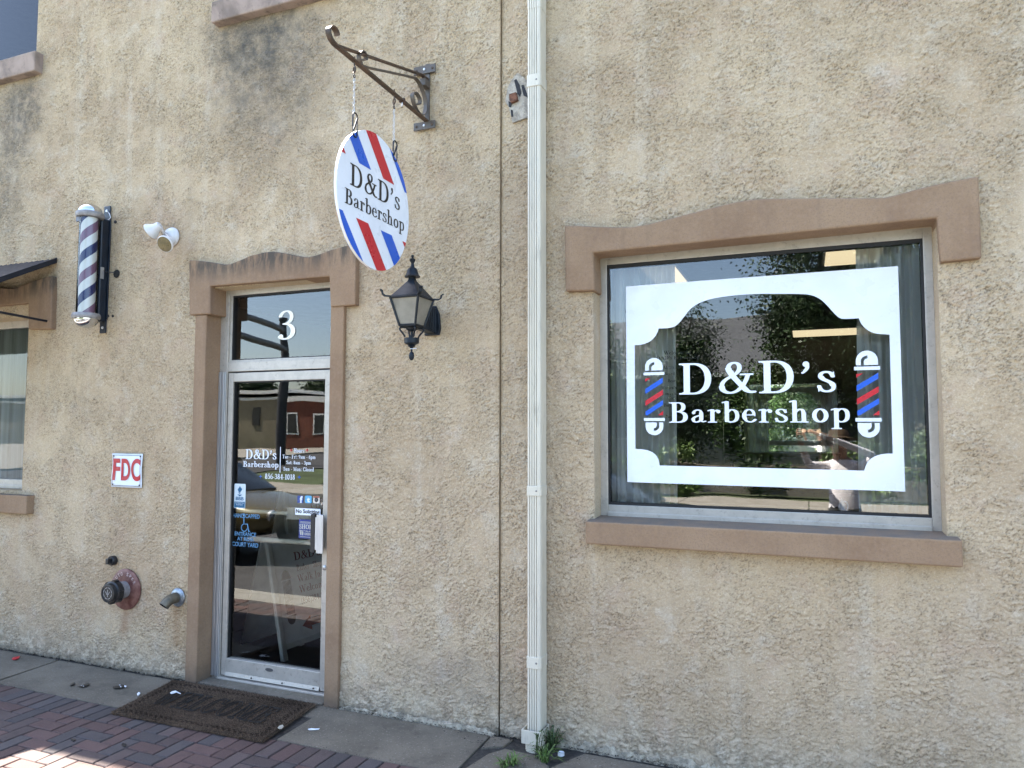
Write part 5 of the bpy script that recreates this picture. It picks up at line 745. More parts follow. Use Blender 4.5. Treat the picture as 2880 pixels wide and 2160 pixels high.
# ------------------------------------------------------------------ iron bracket
XB = -2.21
IRON = M('weathered_iron', (.085, .068, .055), .6, .35, var=.35, scale=14, bump=.25, bscale=160, bdist=.002, col2=(.12, .075, .05))
GREYI = M('dull_grey_iron', (.125, .115, .105), .55, .4, var=.2, scale=18, bump=.2, bscale=160, col2=(.10, .08, .065))
bk_ = thing('sign_bracket', 'weathered wrought iron bracket with scrolls bolted high on the wall', 'bracket', (XB, 0, 3.73))
V3 = lambda L: [Vector((XB, a, b)) for a, b in L]
lowbar = [(.0, 3.742), (-.5, 3.748), (-.955, 3.752)]
tipc = [(-.955, 3.752), (-.995, 3.753), (-1.028, 3.765), (-1.045, 3.787), (-1.045, 3.810), (-1.025, 3.830), (-1.0, 3.835), (-.98, 3.826), (-.972, 3.808)]
MB().bar(V3(lowbar)+smoothpath(V3(tipc), 4)[1:], XA, .030, .009).build('lower_arm', IRON, bk_, smooth=35)
MB().bar(V3([(-.965, 3.758), (-.10, 4.010), (-.008, 4.018)]), XA, .026, .008).build('upper_arm', IRON, bk_, smooth=35)
s1 = [(-.735, 3.800), (-.712, 3.806), (-.708, 3.822), (-.722, 3.838), (-.748, 3.838), (-.770, 3.818), (-.776, 3.79), (-.76, 3.768), (-.72, 3.764), (-.45, 3.858), (-.20, 3.944), (-.15, 3.953), (-.10, 3.938), (-.055, 3.90), (-.032, 3.85), (-.036, 3.80), (-.062, 3.763), (-.10, 3.752), (-.15, 3.763), (-.19, 3.80), (-.20, 3.835), (-.175, 3.86), (-.135, 3.862), (-.108, 3.842), (-.112, 3.812), (-.145, 3.800)]
MB().bar(smoothpath(V3(s1), 5), XA, .026, .006).build('scroll', GREYI, bk_, smooth=40)
z1, z0 = at(1197, 200).z, at(1200, 345).z
MB().box(XB-.016, XB+.016, -.012, -.002, z0-.03, z1+.04).build('post', GREYI, bk_, bevel=.002)
def plate(pxa, pya, pxb, pyb):
    a, b = at(pxa, pya, -.008), at(pxb, pyb, -.008); o = MB().box(a.x, b.x, -.022, -.0125, b.z, a.z).build('wall_plate', GREYI, bk_, bevel=.003); w_ = b.x-a.x
    for k in (.14, .5, .86): MB().lathe([(.008, 0), (.008, .004), (0, .006)], (a.x+w_*k, -.022, (a.z+b.z)/2), (0, -1, 0), 8).build('bolt', IRON if k != .5 else ALUB, o)
plate(1166, 192.5, 1227, 203.5); plate(1166, 349.5, 1226, 361)
MB().box(XB-.02, XB+.02, -.075, -.012, 3.952, 4.0).build('clamp', GREYI, bk_, bevel=.003)
def ring(mb, c, r, rr, ax=(1, 0, 0), n=18, m=0):
    ax = Vector(ax); e1 = ax.orthogonal().normalized(); e2 = ax.cross(e1); c = Vector(c)
    return mb.tube([c+(e1*math.cos(2*math.pi*i/n)+e2*math.sin(2*math.pi*i/n))*r for i in range(n)], rr, 6, m, closed=True)
for y in (-.815, -.409):
    e = MB(); ring(e, (XB, y, 3.702), .016, .0045, (.6, .8, 0)); e.tube([(XB, y, 3.718), (XB, y, 3.775)], .004).lathe([(.009, 0), (.009, .006)], (XB, y, 3.754), ZA, 6); e.build('eye_bolt', IRON, bk_, smooth=50)
e = MB(); ring(e, (XB, -.318, 3.722), .012, .003, (.8, .6, 0)); e.build('eye_bolt', ALUB, bk_, smooth=50)
MB().box(XB-.019, XB+.019, -.325, -.311, 3.736, 3.758).build('collar', M('brown_tape', (.06, .03, .022), .6), bk_, bevel=.002)
# ------------------------------------------------------------------ round hanging sign
YC, ZC, RS = -.604, 3.043, .364; RK = 1.055
hs_ = thing('hanging_sign', 'round white sign with red and blue stripes hanging from the iron bracket', 'sign', (XB, YC, ZC))
T2 = .008
circ = [(YC+RS*math.cos(i*math.pi/36), ZC+RS*RK*math.sin(i*math.pi/36)) for i in range(72)]
MB().prism([(XB+T2, a, b) for a, b in circ], (-2*T2, 0, 0), 0, 1).build('disc', [WHITE, M('sign_edge', (.72, .72, .72), .4, var=.05)], hs_)
def clipc(poly):
    out = poly
    for i in range(72):
        a, b = circ[i], circ[(i+1) % 72]; inp = out; out = []
        ins = lambda p: (b[0]-a[0])*(p[1]-a[1])-(b[1]-a[1])*(p[0]-a[0]) >= 0
        for k in range(len(inp)):
            p, q = inp[k-1], inp[k]
            if ins(p) != ins(q):
                d1 = (b[0]-a[0])*(p[1]-a[1])-(b[1]-a[1])*(p[0]-a[0]); d2 = (b[0]-a[0])*(q[1]-a[1])-(b[1]-a[1])*(q[0]-a[0]); t = d1/(d1-d2); out.append((p[0]+(q[0]-p[0])*t, p[1]+(q[1]-p[1])*t))
            if ins(q): out.append(q)
        if not out: return []
    return out
def band(y0, y1, zref, slope, za, zb): # stripe leaning along the disc, cut level at za and zb
    return clipc([(y0+(za-zref)*slope, za), (y1+(za-zref)*slope, za), (y1+(zb-zref)*slope, zb), (y0+(zb-zref)*slope, zb)])
SL = -.855
for side in (1, -1):
    xs = XB+side*(T2+.0012)
    for y0, y1, zr, za, zb, m_ in ((-.769, -.655, 3.205, 3.205, 3.6, 1), (-.529, -.413, 3.198, 3.198, 3.6, 0), (-.291, -.175, 3.192, 3.192, 3.6, 1), (-1.01, -.891, 3.21, 3.211, 3.6, 0),
                               (-1.03, -.911, 2.905, 2.4, 2.905, 1), (-.791, -.675, 2.90, 2.4, 2.90, 0), (-.549, -.433, 2.895, 2.4, 2.895, 1), (-.312, -.19, 2.89, 2.4, 2.89, 0)):
        P = band(y0, y1, zr, SL, za, zb)
        if len(P) > 2: MB().add([(xs, a if side > 0 else 2*YC-a, b) for a, b in P], [tuple(range(len(P)))]).build('stripe', (RED, BLUE)[m_], hs_, recalc=False)
    tx = MB(); xs = XB+side*(T2+.0016); ux = (0, side, 0); o = lambda y: y if side > 0 else 2*YC-y
    serif(tx, "D&D's", (xs, o(-.855), 3.062), ux, ZA, .515, .118, 0, .05); serif(tx, 'Barbershop', (xs, o(-.898), 2.951), ux, ZA, .608, .082, 0, .02)
    tx.build('lettering', BLACK, hs_, recalc=False)
CHAIN = M('zinc_chain', (.55, .56, .58), .35, .8, var=.1); CARB = M('black_steel', (.018, .022, .03), .38, .5, var=.2)
for y in (-.815, -.409):
    c = MB(); z = 3.680; k = 0; c2 = MB()
    while z > 3.463:
        L = .026; hw = .0055; pl_ = [(0, -L/2+hw), (-hw, -L/2+hw*1.6), (-hw, L/2-hw*1.6), (0, L/2-hw*.3), (hw, L/2-hw*1.6), (hw, -L/2+hw*1.6), (0, -L/2+hw*.3)][1:]
        dx, dy = (1, 0) if k % 2 else (.25, .97)
        (c2 if k == 0 else c).tube([(XB+a*dx, y+a*dy, z-L/2+b) for a, b in pl_], .0017 if k else .003, 5, closed=True); z -= L-.0048; k += 1
    co_ = c.build('chain', CHAIN, hs_, smooth=50); c2.build('top_link', CARB, co_, smooth=50)
    hz = ZC+RK*math.sqrt(RS**2-(y-YC)**2)-.022; s_ = MB(); zt = 3.462; r = .021; zl = hz-.004; y2 = y
    P = [(y2-r+.004, zl+.03)]+[(y2+r*math.cos(R_(a)), zt-r+r*math.sin(R_(a))) for a in range(180, -1, -20)]+[(y2+r, zt-r-.02), (y2-r+.002, zl+.034), (y2-r+.002, zl+.02)]
    lowr = [(y2+.018*math.cos(R_(a)), zl+.018+.018*math.sin(R_(a))) for a in range(180, 361, 20)]
    dxs = lambda z_: XB+(T2+.006)*math.sin((z_-zl)/(zt-zl)*3.0)
    up_ = [(y2-r, zl+.052)]+P[1:11]
    s_.tube([(XB+.010, a, b) for a, b in up_], .0042, 8).tube([(XB+.010, y2+r, zt-r), (XB+.012, y2-.017, zl+.03)], .0052, 8).tube([(XB+.012, a, b) for a, b in lowr]+[(XB+.012, y2+.018, zl+.05)], .0036, 8).tube([(XB+.010, y2-r, zl+.055), (XB+.011, y2-r+.001, zl+.02)], .0022, 6).tube([(XB+.011, y2+r-.003, zl+.05), (XB+.010, y2+r, zt-r-.01)], .0022, 6).tube([(XB-.02, y2, zl+.001), (XB+.014, y2, zl+.001)], .0036, 8)
    s_.build('carabiner', CARB, hs_, smooth=50)
# ------------------------------------------------------------------ wall lantern
LX, LY = -2.157, -.267
LM = M('black_lantern_paint', (.008, .012, .018), .42, .0, var=.3, scale=16, bump=.2, bscale=110, bdist=.002, spec=.25)
ln = thing('wall_lantern', 'black four-sided coach lantern with frosted panes mounted on the wall', 'lantern', (LX, 0, 2.45))
S45 = math.pi/4; q2 = math.sqrt(2)
zE, zB = 2.551, 2.386; hE, hB = .093, .053
MB().lathe([(hE*q2+.006, zE-.003), (hE*q2+.006, zE+.006), (hE*q2-.004, zE+.010), (.030, 2.655), (.022, 2.672), (.022, 2.69)], (LX, LY, 0), ZA, 4, a0=S45).build('roof', LM, ln, bevel=.002)
MB().lathe([(.018, 2.680), (.046, 2.679), (.047, 2.684), (.040, 2.692), (.034, 2.706), (.031, 2.722), (.024, 2.732), (.014, 2.738), (.010, 2.750), (.0085, 2.762), (.011, 2.768), (.0165, 2.776), (.018, 2.786), (.009, 2.791), (.006, 2.797), (.009, 2.804), (.0085, 2.811), (0, 2.815)], (LX, LY, 0), ZA, 24).build('finial', LM, ln, smooth=40)
fm = MB(); cor = [(-1, -1), (1, -1), (1, 1), (-1, 1)]
for sx, sy in cor: fm.tube([(LX+sx*hE, LY+sy*hE, zE), (LX+sx*hB, LY+sy*hB, zB)], [.0085, .007], 6)
for i in range(4):
    a, b = cor[i], cor[(i+1) % 4]
    for h, z, r in ((hE, zE-.002, .0075), (hB, zB, .0075)): fm.tube([(LX+a[0]*h, LY+a[1]*h, z), (LX+b[0]*h, LY+b[1]*h, z)], r, 6)
fm.box(LX-hB, LX+hB, LY-hB, LY+hB, zB-.008, zB-.001).lathe([(.038, zB-.009), (.034, zB-.02), (.024, zB-.028), (.012, zB-.032)], (LX, LY, 0), ZA, 20)
fm.build('frame', LM, ln, smooth=35)
for sx, sy in cor: MB().bar([(LX+sx*hE, LY+sy*hE, zE+.004), (LX+sx*(hE+.022), LY+sy*(hE+.022), zE+.004), (LX+sx*(hE+.032), LY+sy*(hE+.032), zE+.014), (LX+sx*(hE+.035), LY+sy*(hE+.035), zE+.032), (LX+sx*(hE+.043), LY+sy*(hE+.043), zE+.040)], (sx, -sy, 0), .020, .008).build('corner_horn', LM, ln, smooth=40)
tf = NT('frosted_pane'); vf = tf.coord(); cf = tf.mix(tf.ramp(tf.noise(vf, 14, 3), .3, .7), (.27, .245, .20), (.36, .33, .27))
dn = tf.bsdf(Base_Color=cf, Roughness=.45, Normal=tf.bump(tf.noise(vf, 60, 3), .3, .002)); dn.inputs['Transmission Weight'].default_value = .35
FROST = tf.out(dn)
for i in range(4):
    a, b = Vector((*cor[i], 0)), Vector((*cor[(i+1) % 4], 0)); k = .96
    P = [(LX+a.x*hB*k, LY+a.y*hB*k, zB+.004), (LX+b.x*hB*k, LY+b.y*hB*k, zB+.004), (LX+b.x*hE*k, LY+b.y*hE*k, zE-.006), (LX+a.x*hE*k, LY+a.y*hE*k, zE-.006)]
    nrm = (Vector((0, 0, 0))-(a+b)/2).normalized()*.003; MB().prism(P, nrm).build('pane', FROST, ln)
MB().lathe([(.012, zB), (.012, zB+.03), (.024, zB+.06), (.03, zB+.085), (.024, zB+.11), (.0, zB+.122)], (LX, LY, 0), ZA, 16).build('bulb', M('opal_bulb', (.6, .58, .52), .3), ln, smooth=50)
cg = MB(); zc1, zc0 = 2.318, 2.282
for sx, sy in cor: cg.tube(smoothpath([(LX+sx*.02, LY+sy*.02, zB-.010), (LX+sx*.044, LY+sy*.044, zB-.012), (LX+sx*.052, LY+sy*.052, zB-.022), (LX+sx*.036, LY+sy*.036, zB-.05), (LX+sx*.028, LY+sy*.028, zc1)], 4), .0055, 7)
cg.tube([(LX, LY, zB-.02), (LX, LY, zc1-.01)], .008, 8); cg.build('cage', LM, ln, smooth=45)
MB().lathe([(.020, zc1-.006), (.044, zc1-.004), (.044, zc0+.002), (.036, zc0-.003), (.020, zc0-.010), (.024, zc0-.016), (.012, zc0-.022), (.006, zc0-.034), (.006, zc0-.05), (.013, zc0-.056), (.016, zc0-.07), (.015, zc0-.086), (.009, zc0-.097), (0, zc0-.101)], (LX, LY, 0), ZA, 12).build('pendant', LM, ln, smooth=40)
MB().prism([(LX-.05, -.004, 2.36), (LX+.052, -.004, 2.36), (LX+.06, -.004, 2.40), (LX+.052, -.004, 2.49), (LX+.028, -.004, 2.545), (LX-.028, -.004, 2.545), (LX-.05, -.004, 2.49)], (0, -.022, 0)).build('back_plate', LM, ln, bevel=.006)
am = MB().prism([(LX-.03, -.02, 2.37), (LX-.03, LY+hB, zB-.004), (LX-.03, LY+hE-.008, zE-.01), (LX-.03, -.02, 2.53)], (.06, 0, 0))
for k in range(4): am.tube([(LX+.031, -.03-.022*k, 2.375+.004*k), (LX+.031, -.03-.03*k, 2.525)], .006, 6)
am.build('arm', LM, ln, bevel=.004)
ty = MB(); ring(ty, (LX, LY, zc0-.032), .0085, .002, ZA, m=0); ty.tube([(LX+.008, LY-.004, zc0-.032), (LX+.035, LY-.004, zc0-.031)], .0022, 5); ty.build('cable_tie', WHITE, ln)
# ------------------------------------------------------------------ barber pole
PX, PY = -5.05, -.155
bp = thing('barber_pole', 'glass barber pole with blue white and mauve spiral stripes on the wall', 'barber pole', (PX, 0, 2.5))
NAVYP = M('navy_enamel', (.006, .012, .022), .35, .1, var=.3)
MB().box(PX-.043, PX+.04, -.012, -.002, 2.62, 3.42).build('back_plate', NAVYP, bp, bevel=.003)
MB().box(PX-.040, PX+.036, -.085, -.012, 2.60, 3.405).build('housing', NAVYP, bp, bevel=.012)
for z0, z1 in ((2.515, 2.62), (3.42, 3.52)):
    o = MB().box(PX-.036, PX+.033, -.012, -.003, z0, z1).build('mounting_tab', NAVYP, bp, bevel=.008)
    MB().lathe([(.011, 0), (.010, .006), (0, .008)], (PX, -.012, (z0+z1)/2+(.01 if z0 > 3 else -.01)), (0, -1, 0), 8).build('bolt', ALUB, o)
tp = NT('pole_stripes'); xy = tp.n('SeparateXYZ', Vector=tp.coord())
ang = tp.math('ARCTAN2', tp.math('SUBTRACT', xy.outputs[1], PY), tp.math('SUBTRACT', xy.outputs[0], PX))
ph = tp.math('FRACT', tp.math('ADD', tp.math('SUBTRACT', tp.math('DIVIDE', xy.outputs[2], .318), tp.math('DIVIDE', ang, 2*math.pi)), 20+POLE_PH))
isb = tp.math('LESS_THAN', ph, .25); isr = tp.math('MULTIPLY', tp.math('GREATER_THAN', ph, .5), tp.math('LESS_THAN', ph, .75))
nz = tp.noise(tp.coord(), 4, 3)
cpo = tp.mix(isr, tp.mix(isb, (.72, .72, .70), (.004, .014, .11)), tp.mix(nz, (.17, .075, .14), (.21, .11, .19)))
POLE = tp.out(tp.bsdf(Base_Color=cpo, Roughness=.4))
MB().lathe([(.058, 2.635), (.058, 3.39)], (PX, PY, 0), ZA, 48).build('striped_cylinder', POLE, bp, smooth=40)
gt = NT('tube_glass'); frs = gt.n('Fresnel', IOR=1.45); PG = gt.out(gt.n('MixShader', i0=frs.outputs[0], i1=gt.n('BsdfTransparent', Color=(.94, .96, .97)), i2=gt.n('BsdfGlossy', Roughness=.02)))
MB().lathe([(.0705, 2.63), (.0705, 3.40)], (PX, PY, 0), ZA, 48).build('glass_tube', [PG], bp, smooth=60)
CHROME = M('chrome', (.62, .63, .65), .08, 1.0, var=.03, bump=.02); RINGM = M('grey_cast_metal', (.26, .25, .25), .6, .35, var=.2, scale=25, bump=.4, bscale=150, bdist=.003)
for sgn, zr, cap_, base in ((1, 3.40, 'top_dome', 3.402), (-1, 2.63, 'bottom_dome', 2.628)):
    MB().lathe([(.066, -.018*sgn), (.092, -.016*sgn), (.098, -.004*sgn), (.098, .014*sgn), (.093, .024*sgn), (.070, .026*sgn)], (PX, PY, zr), ZA, 40).build('collar', RINGM, bp, smooth=50)
    MB().lathe([(.083, .02*sgn)]+[(.083*math.cos(R_(a)), (.028+.066*math.sin(R_(a)))*sgn) for a in range(0, 91, 9)], (PX, PY, zr), ZA, 40).build(cap_, CHROME, bp, smooth=60)
p = at(235, 615, PY-.07); MB().box(PX-.062, PX-.02, PY-.069, PY-.055, 3.345, 3.385).build('name_tab', M('faded_grey_tab', (.12, .13, .16), .5), bp, bevel=.003)
MB().box(PX+.037, PX+.040, -.08, -.05, 2.93, 3.02).build('rating_label', ALUB, bp)
MB().tube(smoothpath([(PX+.036, -.05, 3.0), (PX+.055, -.05, 2.985), (PX+.075, -.03, 2.985), (PX+.10, -.004, 2.985)], 5), .0035, 6).build('power_cable', BLACK, bp, smooth=60)
MB().tube([(PX+.01, -.02, 3.48), (PX+.035, -.016, 3.45), (PX+.045, -.014, 3.42), (PX+.02, -.02, 3.40)], .003, 6).build('wire', ALUB, bp)
MB().lathe([(.034, .001), (.03, .006), (.012, .010), (0, .011)], (PX+.115, 0, 2.975), (0, -1, 0), 9).build('wall_gland', M('black_sealant', (.012, .011, .010), .9, var=.5, bump=1, bscale=70, bdist=.01), bp)
# ------------------------------------------------------------------ twin floodlight
fl = thing('floodlight', 'white twin-head security floodlight on the wall beside the barber pole', 'floodlight', (-4.40, 0, 3.2))
CREAMW = M('white_plastic', (.58, .58, .58), .35, var=.05); LENS = M('amber_dusty_lens', (.13, .10, .045), .3, var=.25, scale=30, bump=.5, bscale=220)
b0 = at(484.5, 667)
MB().lathe([(.072, .0), (.072, .008), (.068, .014), (.06, .028), (.045, .038), (.02, .043), (0, .044)], (b0.x, -.002, b0.z), (0, -1, 0), 32).build('base', CREAMW, fl, smooth=40)
def headlamp(px, py, y, axis):
    c = at(px, py, y); ax = Vector(axis).normalized()
    MB().lathe([(.058, .0), (.062, -.005), (.061, -.014), (.053, -.028), (.041, -.045), (.033, -.062), (.030, -.085), (.026, -.096), (0, -.098)], c, ax, 32).build('lamp_head', CREAMW, fl, smooth=40)
    MB().lathe([(.0555, -.001), (.0555, .002), (.03, .006), (0, .007)], c, ax, 32).build('lens', LENS, fl, smooth=40)
    MB().tube([c-ax*.090, Vector((b0.x-.01, -.06, b0.z+.012)), Vector((b0.x, -.03, b0.z+.008))], .012, 8).build('knuckle', ALUB, fl, smooth=50)
    return c
headlamp(462.5, 687, -.175, (.12, -.86, -.50)); headlamp(421, 653, -.12, (-.83, -.20, -.52))
# ------------------------------------------------------------------ sign and pipes for the fire brigade
fd = thing('fire_connection_sign', 'white square sign with red letters FDC screwed to the wall', 'sign', (-4.745, 0, 1.46))
fp_ = MB(); zt, zb, x0, x1 = 1.588, 1.336, -4.897, -4.588
N = 12
def wob(u, v): return -.010-.006*math.sin(u*3.1)*(1-.6*v)-.003*math.sin(v*7+u*4)
gridp = [(x0+(x1-x0)*i/N, wob(i/N, j/N), zb+(zt-zb)*j/N) for j in range(N+1) for i in range(N+1)]
fp_.add(gridp, [(j*(N+1)+i, j*(N+1)+i+1, (j+1)*(N+1)+i+1, (j+1)*(N+1)+i) for j in range(N) for i in range(N)])
SIGNW = M('gloss_white_sheet', (.66, .71, .78), .22, var=.05, scale=6, bump=.25, bscale=7, bdist=.01)
po_ = fp_.build('plate', SIGNW, fd, smooth=60); sd = po_.modifiers.new('t', 'SOLIDIFY'); sd.thickness = .002
def wsn(a, z): return (a, wob((a-x0)/(x1-x0), (z-zb)/(zt-zb))-.0035, z)
fl_ = MB()
W_ = x1-x0
sans_tmp = MB()
for ch, xo, wd in (('F', .05, .24), ('D', .345, .29), ('C', .67, .30)): sans(sans_tmp, ch, (x0+W_*xo, 0, zb+.058), XA, ZA, W_*wd, .150, 0, .03)
fl_.add([wsn(p.x, p.z) for p in sans_tmp.v], sans_tmp.f, 0); fl_.build('lettering', M('signal_red', (.40, .012, .025), .35, var=.1), fd, recalc=False)
bd = MB()
for a, b, c, d in ((x0+.012, x1-.012, zt-.014, zt-.011), (x0+.012, x1-.012, zb+.011, zb+.014), (x0+.012, x0+.015, zb+.014, zt-.014), (x1-.015, x1-.012, zb+.014, zt-.014)):
    for k in range(8):
        u0, u1 = k/8, (k+1)/8
        if b-a > d-c: P = [(a+(b-a)*u0, c), (a+(b-a)*u1, c), (a+(b-a)*u1, d), (a+(b-a)*u0, d)]
        else: P = [(a, c+(d-c)*u0), (b, c+(d-c)*u0), (b, c+(d-c)*u1), (a, c+(d-c)*u1)]
        bd.add([wsn(*q) for q in P], [(0, 1, 2, 3)])
bd.build('black_border', BLACK, fd, recalc=False)
for a, b in ((x0+.02, zt-.02), (x1-.02, zt-.02), (x0+.02, zb+.02), (x1-.02, zb+.02)): MB().lathe([(.006, 0), (.005, .003), (0, .004)], (a, wob((a-x0)/W_, (b-zb)/(zt-zb))-.002, b), (0, -1, 0), 8).build('screw', GASK, fd)
fc = thing('fire_connection', 'black capped fire hose inlet on a red round wall plate', 'hose inlet', (-4.72, 0, .58))
c0 = at(354, 1657, -.004)
REDP = M('faded_red_plate', (.13, .035, .028), .5, .2, var=.35, scale=14, bump=.2, col2=(.21, .105, .085))
MB().lathe([(.150, .002), (.150, .008), (.146, .012), (.085, .018), (.08, .018)], (c0.x, 0, c0.z), (0, -1, 0), 48).build('wall_plate', REDP, fc, smooth=40)
tl = MB(); word = 'AUTO*SPKR'
for i, ch in enumerate('AUTO SPKR'):
    if ch == ' ': continue
    a = R_(150-i*15.0); o = Vector((c0.x+.104*math.cos(a), -.0195, c0.z+.104*math.sin(a))); uy = Vector((math.cos(a), 0, math.sin(a))); ux = Vector((math.sin(a), 0, -math.cos(a)))
    sans(tl, ch, o-ux*.009, ux, uy, .018, .024, 0, .02)
tl.build('raised_lettering', M('worn_pink_letter', (.42, .32, .30), .6), fc, recalc=False)
MB().lathe([(.062, .015), (.062, .06), (.070, .062), (.070, .085)], (c0.x, 0, c0.z), (0, -1, 0), 32).build('swivel', RINGM, fc, smooth=40)
cp = MB().lathe([(.076, .08), (.080, .084), (.080, .125), (.074, .131), (.070, .132), (.066, .158), (.056, .160), (.054, .155), (0, .155)], (c0.x, 0, c0.z), (0, -1, 0), 32)
for k in range(6):
    a = k*math.pi/3+.3; u = Vector((math.cos(a), 0, math.sin(a))); tt_ = Vector((-math.sin(a), 0, math.cos(a))); cp.obox(Vector((c0.x, -.108, c0.z))+u*.082, u*.006, tt_*.012, YA*.02)
CAPM = M('black_cap_plastic', (.010, .011, .013), .4, var=.25)
cpo_ = cp.build('cap', CAPM, fc, smooth=40)
cd = MB()
for k in range(8):
    a0 = k*math.pi/4+.08; P = [Vector((c0.x+.040*math.cos(a0+t*.62/6), -.157, c0.z+.040*math.sin(a0+t*.62/6))) for t in range(7)]; cd.bar(P, YA, .001, .0035)
cd.bar([(c0.x, -.157, c0.z-.026), (c0.x, -.157, c0.z+.026)], YA, .001, .004).bar([(c0.x-.02, -.157, c0.z+.012), (c0.x-.006, -.157, c0.z-.01)], YA, .001, .004).bar([(c0.x+.02, -.157, c0.z+.012), (c0.x+.006, -.157, c0.z-.01)], YA, .001, .004)
cd.build('cap_marking', M('grey_print', (.35, .35, .35), .6), cpo_)
c1 = at(315, 1577, -.02)
pc = thing('pipe_plug', 'small black plug with a square grip set in the wall', 'pipe plug', (c1.x, 0, c1.z))
MB().lathe([(.036, .0), (.036, .03), (.031, .036), (.0, .036)], (c1.x, -.001, c1.z), (0, -1, 0), 24).build('body', CAPM, pc, smooth=40)
MB().obox((c1.x, -.05, c1.z), (.014, 0, 0), (0, .016, 0), (0, 0, .02)).build('grip', CAPM, pc, bevel=.004)
c2 = at(500, 1680, -.004)
sp_ = thing('drain_elbow', 'grey metal drain elbow sticking out of the wall near the doorway', 'pipe', (c2.x, 0, c2.z))
PIPE = M('dull_lead_pipe', (.13, .115, .085), .5, .4, var=.25, scale=16, bump=.2); FLG = M('zinc_flange', (.24, .27, .30), .35, .7, var=.35, scale=22)
MB().lathe([(.066, .001), (.066, .006), (.058, .014), (.040, .018)], (c2.x, 0, c2.z), (0, -1, 0), 32).build('flange', FLG, sp_, smooth=40)
pth = smoothpath([(c2.x, -.01, c2.z), (c2.x, -.045, c2.z), (c2.x-.004, -.085, c2.z-.010), (c2.x-.012, -.115, c2.z-.040)], 6)
eb = MB().tube(pth, .037, 20, caps=False); eb.tube([p for p in pth], .031, 20, 1, caps=False)
dd_ = (pth[-1]-pth[-2]).normalized(); e1 = dd_.orthogonal().normalized(); e2 = dd_.cross(e1); eb.add([pth[-1]+(e1*math.cos(k*.314)+e2*math.sin(k*.314))*r for r in (.037, .031) for k in range(20)], [(k, (k+1) % 20, 20+(k+1) % 20, 20+k) for k in range(20)])
eb.add([pth[-6]+(e1*math.cos(k*.314)+e2*math.sin(k*.314))*.032 for k in range(20)], [tuple(range(20))], 1)
eb.build('elbow', [PIPE, GASK], sp_, smooth=45)
# ------------------------------------------------------------------ awning over the left window
aw = thing('awning', 'dark ribbed metal awning over the window left of the barber pole', 'awning', (-7.2, 0, 3.1))
A_ = at(157, 729, -.004); xr_ = A_.x; r0 = atx(0, 783, xr_); slope = (A_.z-r0.z)/(-r0.y); out_ = .95
AWM = M('dark_navy_metal', (.006, .008, .015), .55, .1, var=.2)
rk = MB(); zf = lambda y: A_.z+y*slope
n_ = 46; wv = []
for i in range(n_*2+1):
    x = xr_-i*.032; wv.append((x, .010 if i % 2 else 0))
rk.add([(x, y, zf(y)+h) for y in (-.002, -out_) for x, h in wv], [(i, i+1, len(wv)+i+1, len(wv)+i) for i in range(len(wv)-1)])
rk.build('ribbed_sheet', AWM, aw, recalc=False)
x_l = wv[-1][0]; ef = MB()
ef.prism([(xr_, -.002, zf(0)-.032), (xr_, -out_, zf(-out_)-.032), (xr_, -out_, zf(-out_)+.014), (xr_, -.002, zf(0)+.014)], (.014, 0, 0)).box(x_l, xr_, -out_-.012, -out_, zf(-out_)-.03, zf(-out_)+.012).build('edge_rail', AWM, aw, bevel=.003)
s0 = at(141, 905, -.01); s1_ = atx(0, 878, xr_-.01); d = (s1_-s0); k = (out_-.05+s0.y)/(-d.y) if abs(d.y) > 1e-6 else 1
MB().tube([s0, s0+d*(out_-.05)/abs(d.y)], .010, 8).build('stay_rod', AWM, aw)
MB().box(s0.x-.018, s0.x+.022, -.012, -.002, s0.z-.055, s0.z+.055).build('rod_bracket', AWM, aw, bevel=.002)
MB().tube([(x_l+.05, s0.y, s0.z), (x_l+.05, -out_+.05, s0.z+d.z*(out_-.05)/abs(d.y))], .010, 8).build('stay_rod', AWM, aw)
# ------------------------------------------------------------------ litter and weeds by the wall
def bit(name, label, cat, P, mats, z=.006, group=None):
    m = MB()
    for pts, mi in P:
        m.prism([atz(px, py, z+.002*((i*7) % 3)) for i, (px, py) in enumerate(pts)], (0, 0, -.003), mi)
    return tag(m.build(name, mats, recalc=True), label, cat, group)
bit('wrapper_scrap', 'red crumpled scrap lying on the concrete by the wall', 'litter', [([(33, 1852), (38, 1848), (50, 1846), (56, 1844), (54, 1850), (44, 1854), (36, 1855)], 0)], [RED], .008)
bit('wrapper_scrap', 'small black scrap at the left of the dark litter on the concrete', 'litter', [([(196, 1926), (203, 1921), (211, 1919), (212, 1923), (205, 1926), (199, 1928)], 0)], [BLACK], .008)
bit('wrapper_scrap', 'black and white torn strip on the concrete slab', 'litter', [([(218, 1930), (228, 1929), (236, 1925), (243, 1921), (252, 1920), (250, 1925), (241, 1931), (230, 1932)], 0), ([(228, 1927.5), (235, 1926.5), (236, 1930), (230, 1931)], 1)], [BLACK, WHITE], .008)
bit('wrapper_scrap', 'striped black and white wrapper on the concrete near the mat', 'litter', [([(316, 1931), (326, 1930), (345, 1925), (352, 1927), (349, 1932), (335, 1934), (322, 1936)], 0), ([(335, 1926), (338, 1925), (341, 1932), (338, 1933)], 1), ([(347, 1926), (356, 1929), (354, 1932), (346, 1930)], 1)], [BLACK, WHITE], .010)
bit('paper_scrap', 'white paper scrap by the left corner of the mat', 'litter', [([(385, 1951), (390, 1946), (395, 1949), (393, 1953), (388, 1957)], 0)], [WHITE], .01)
bit('paper_scrap', 'white paper scrap with a stalk on the welcome mat', 'litter', [([(478, 1948), (484, 1944), (495, 1942), (497, 1946), (490, 1949), (483, 1951)], 0), ([(497, 1944), (509, 1950), (508, 1951), (496, 1946)], 0)], [WHITE], .03)
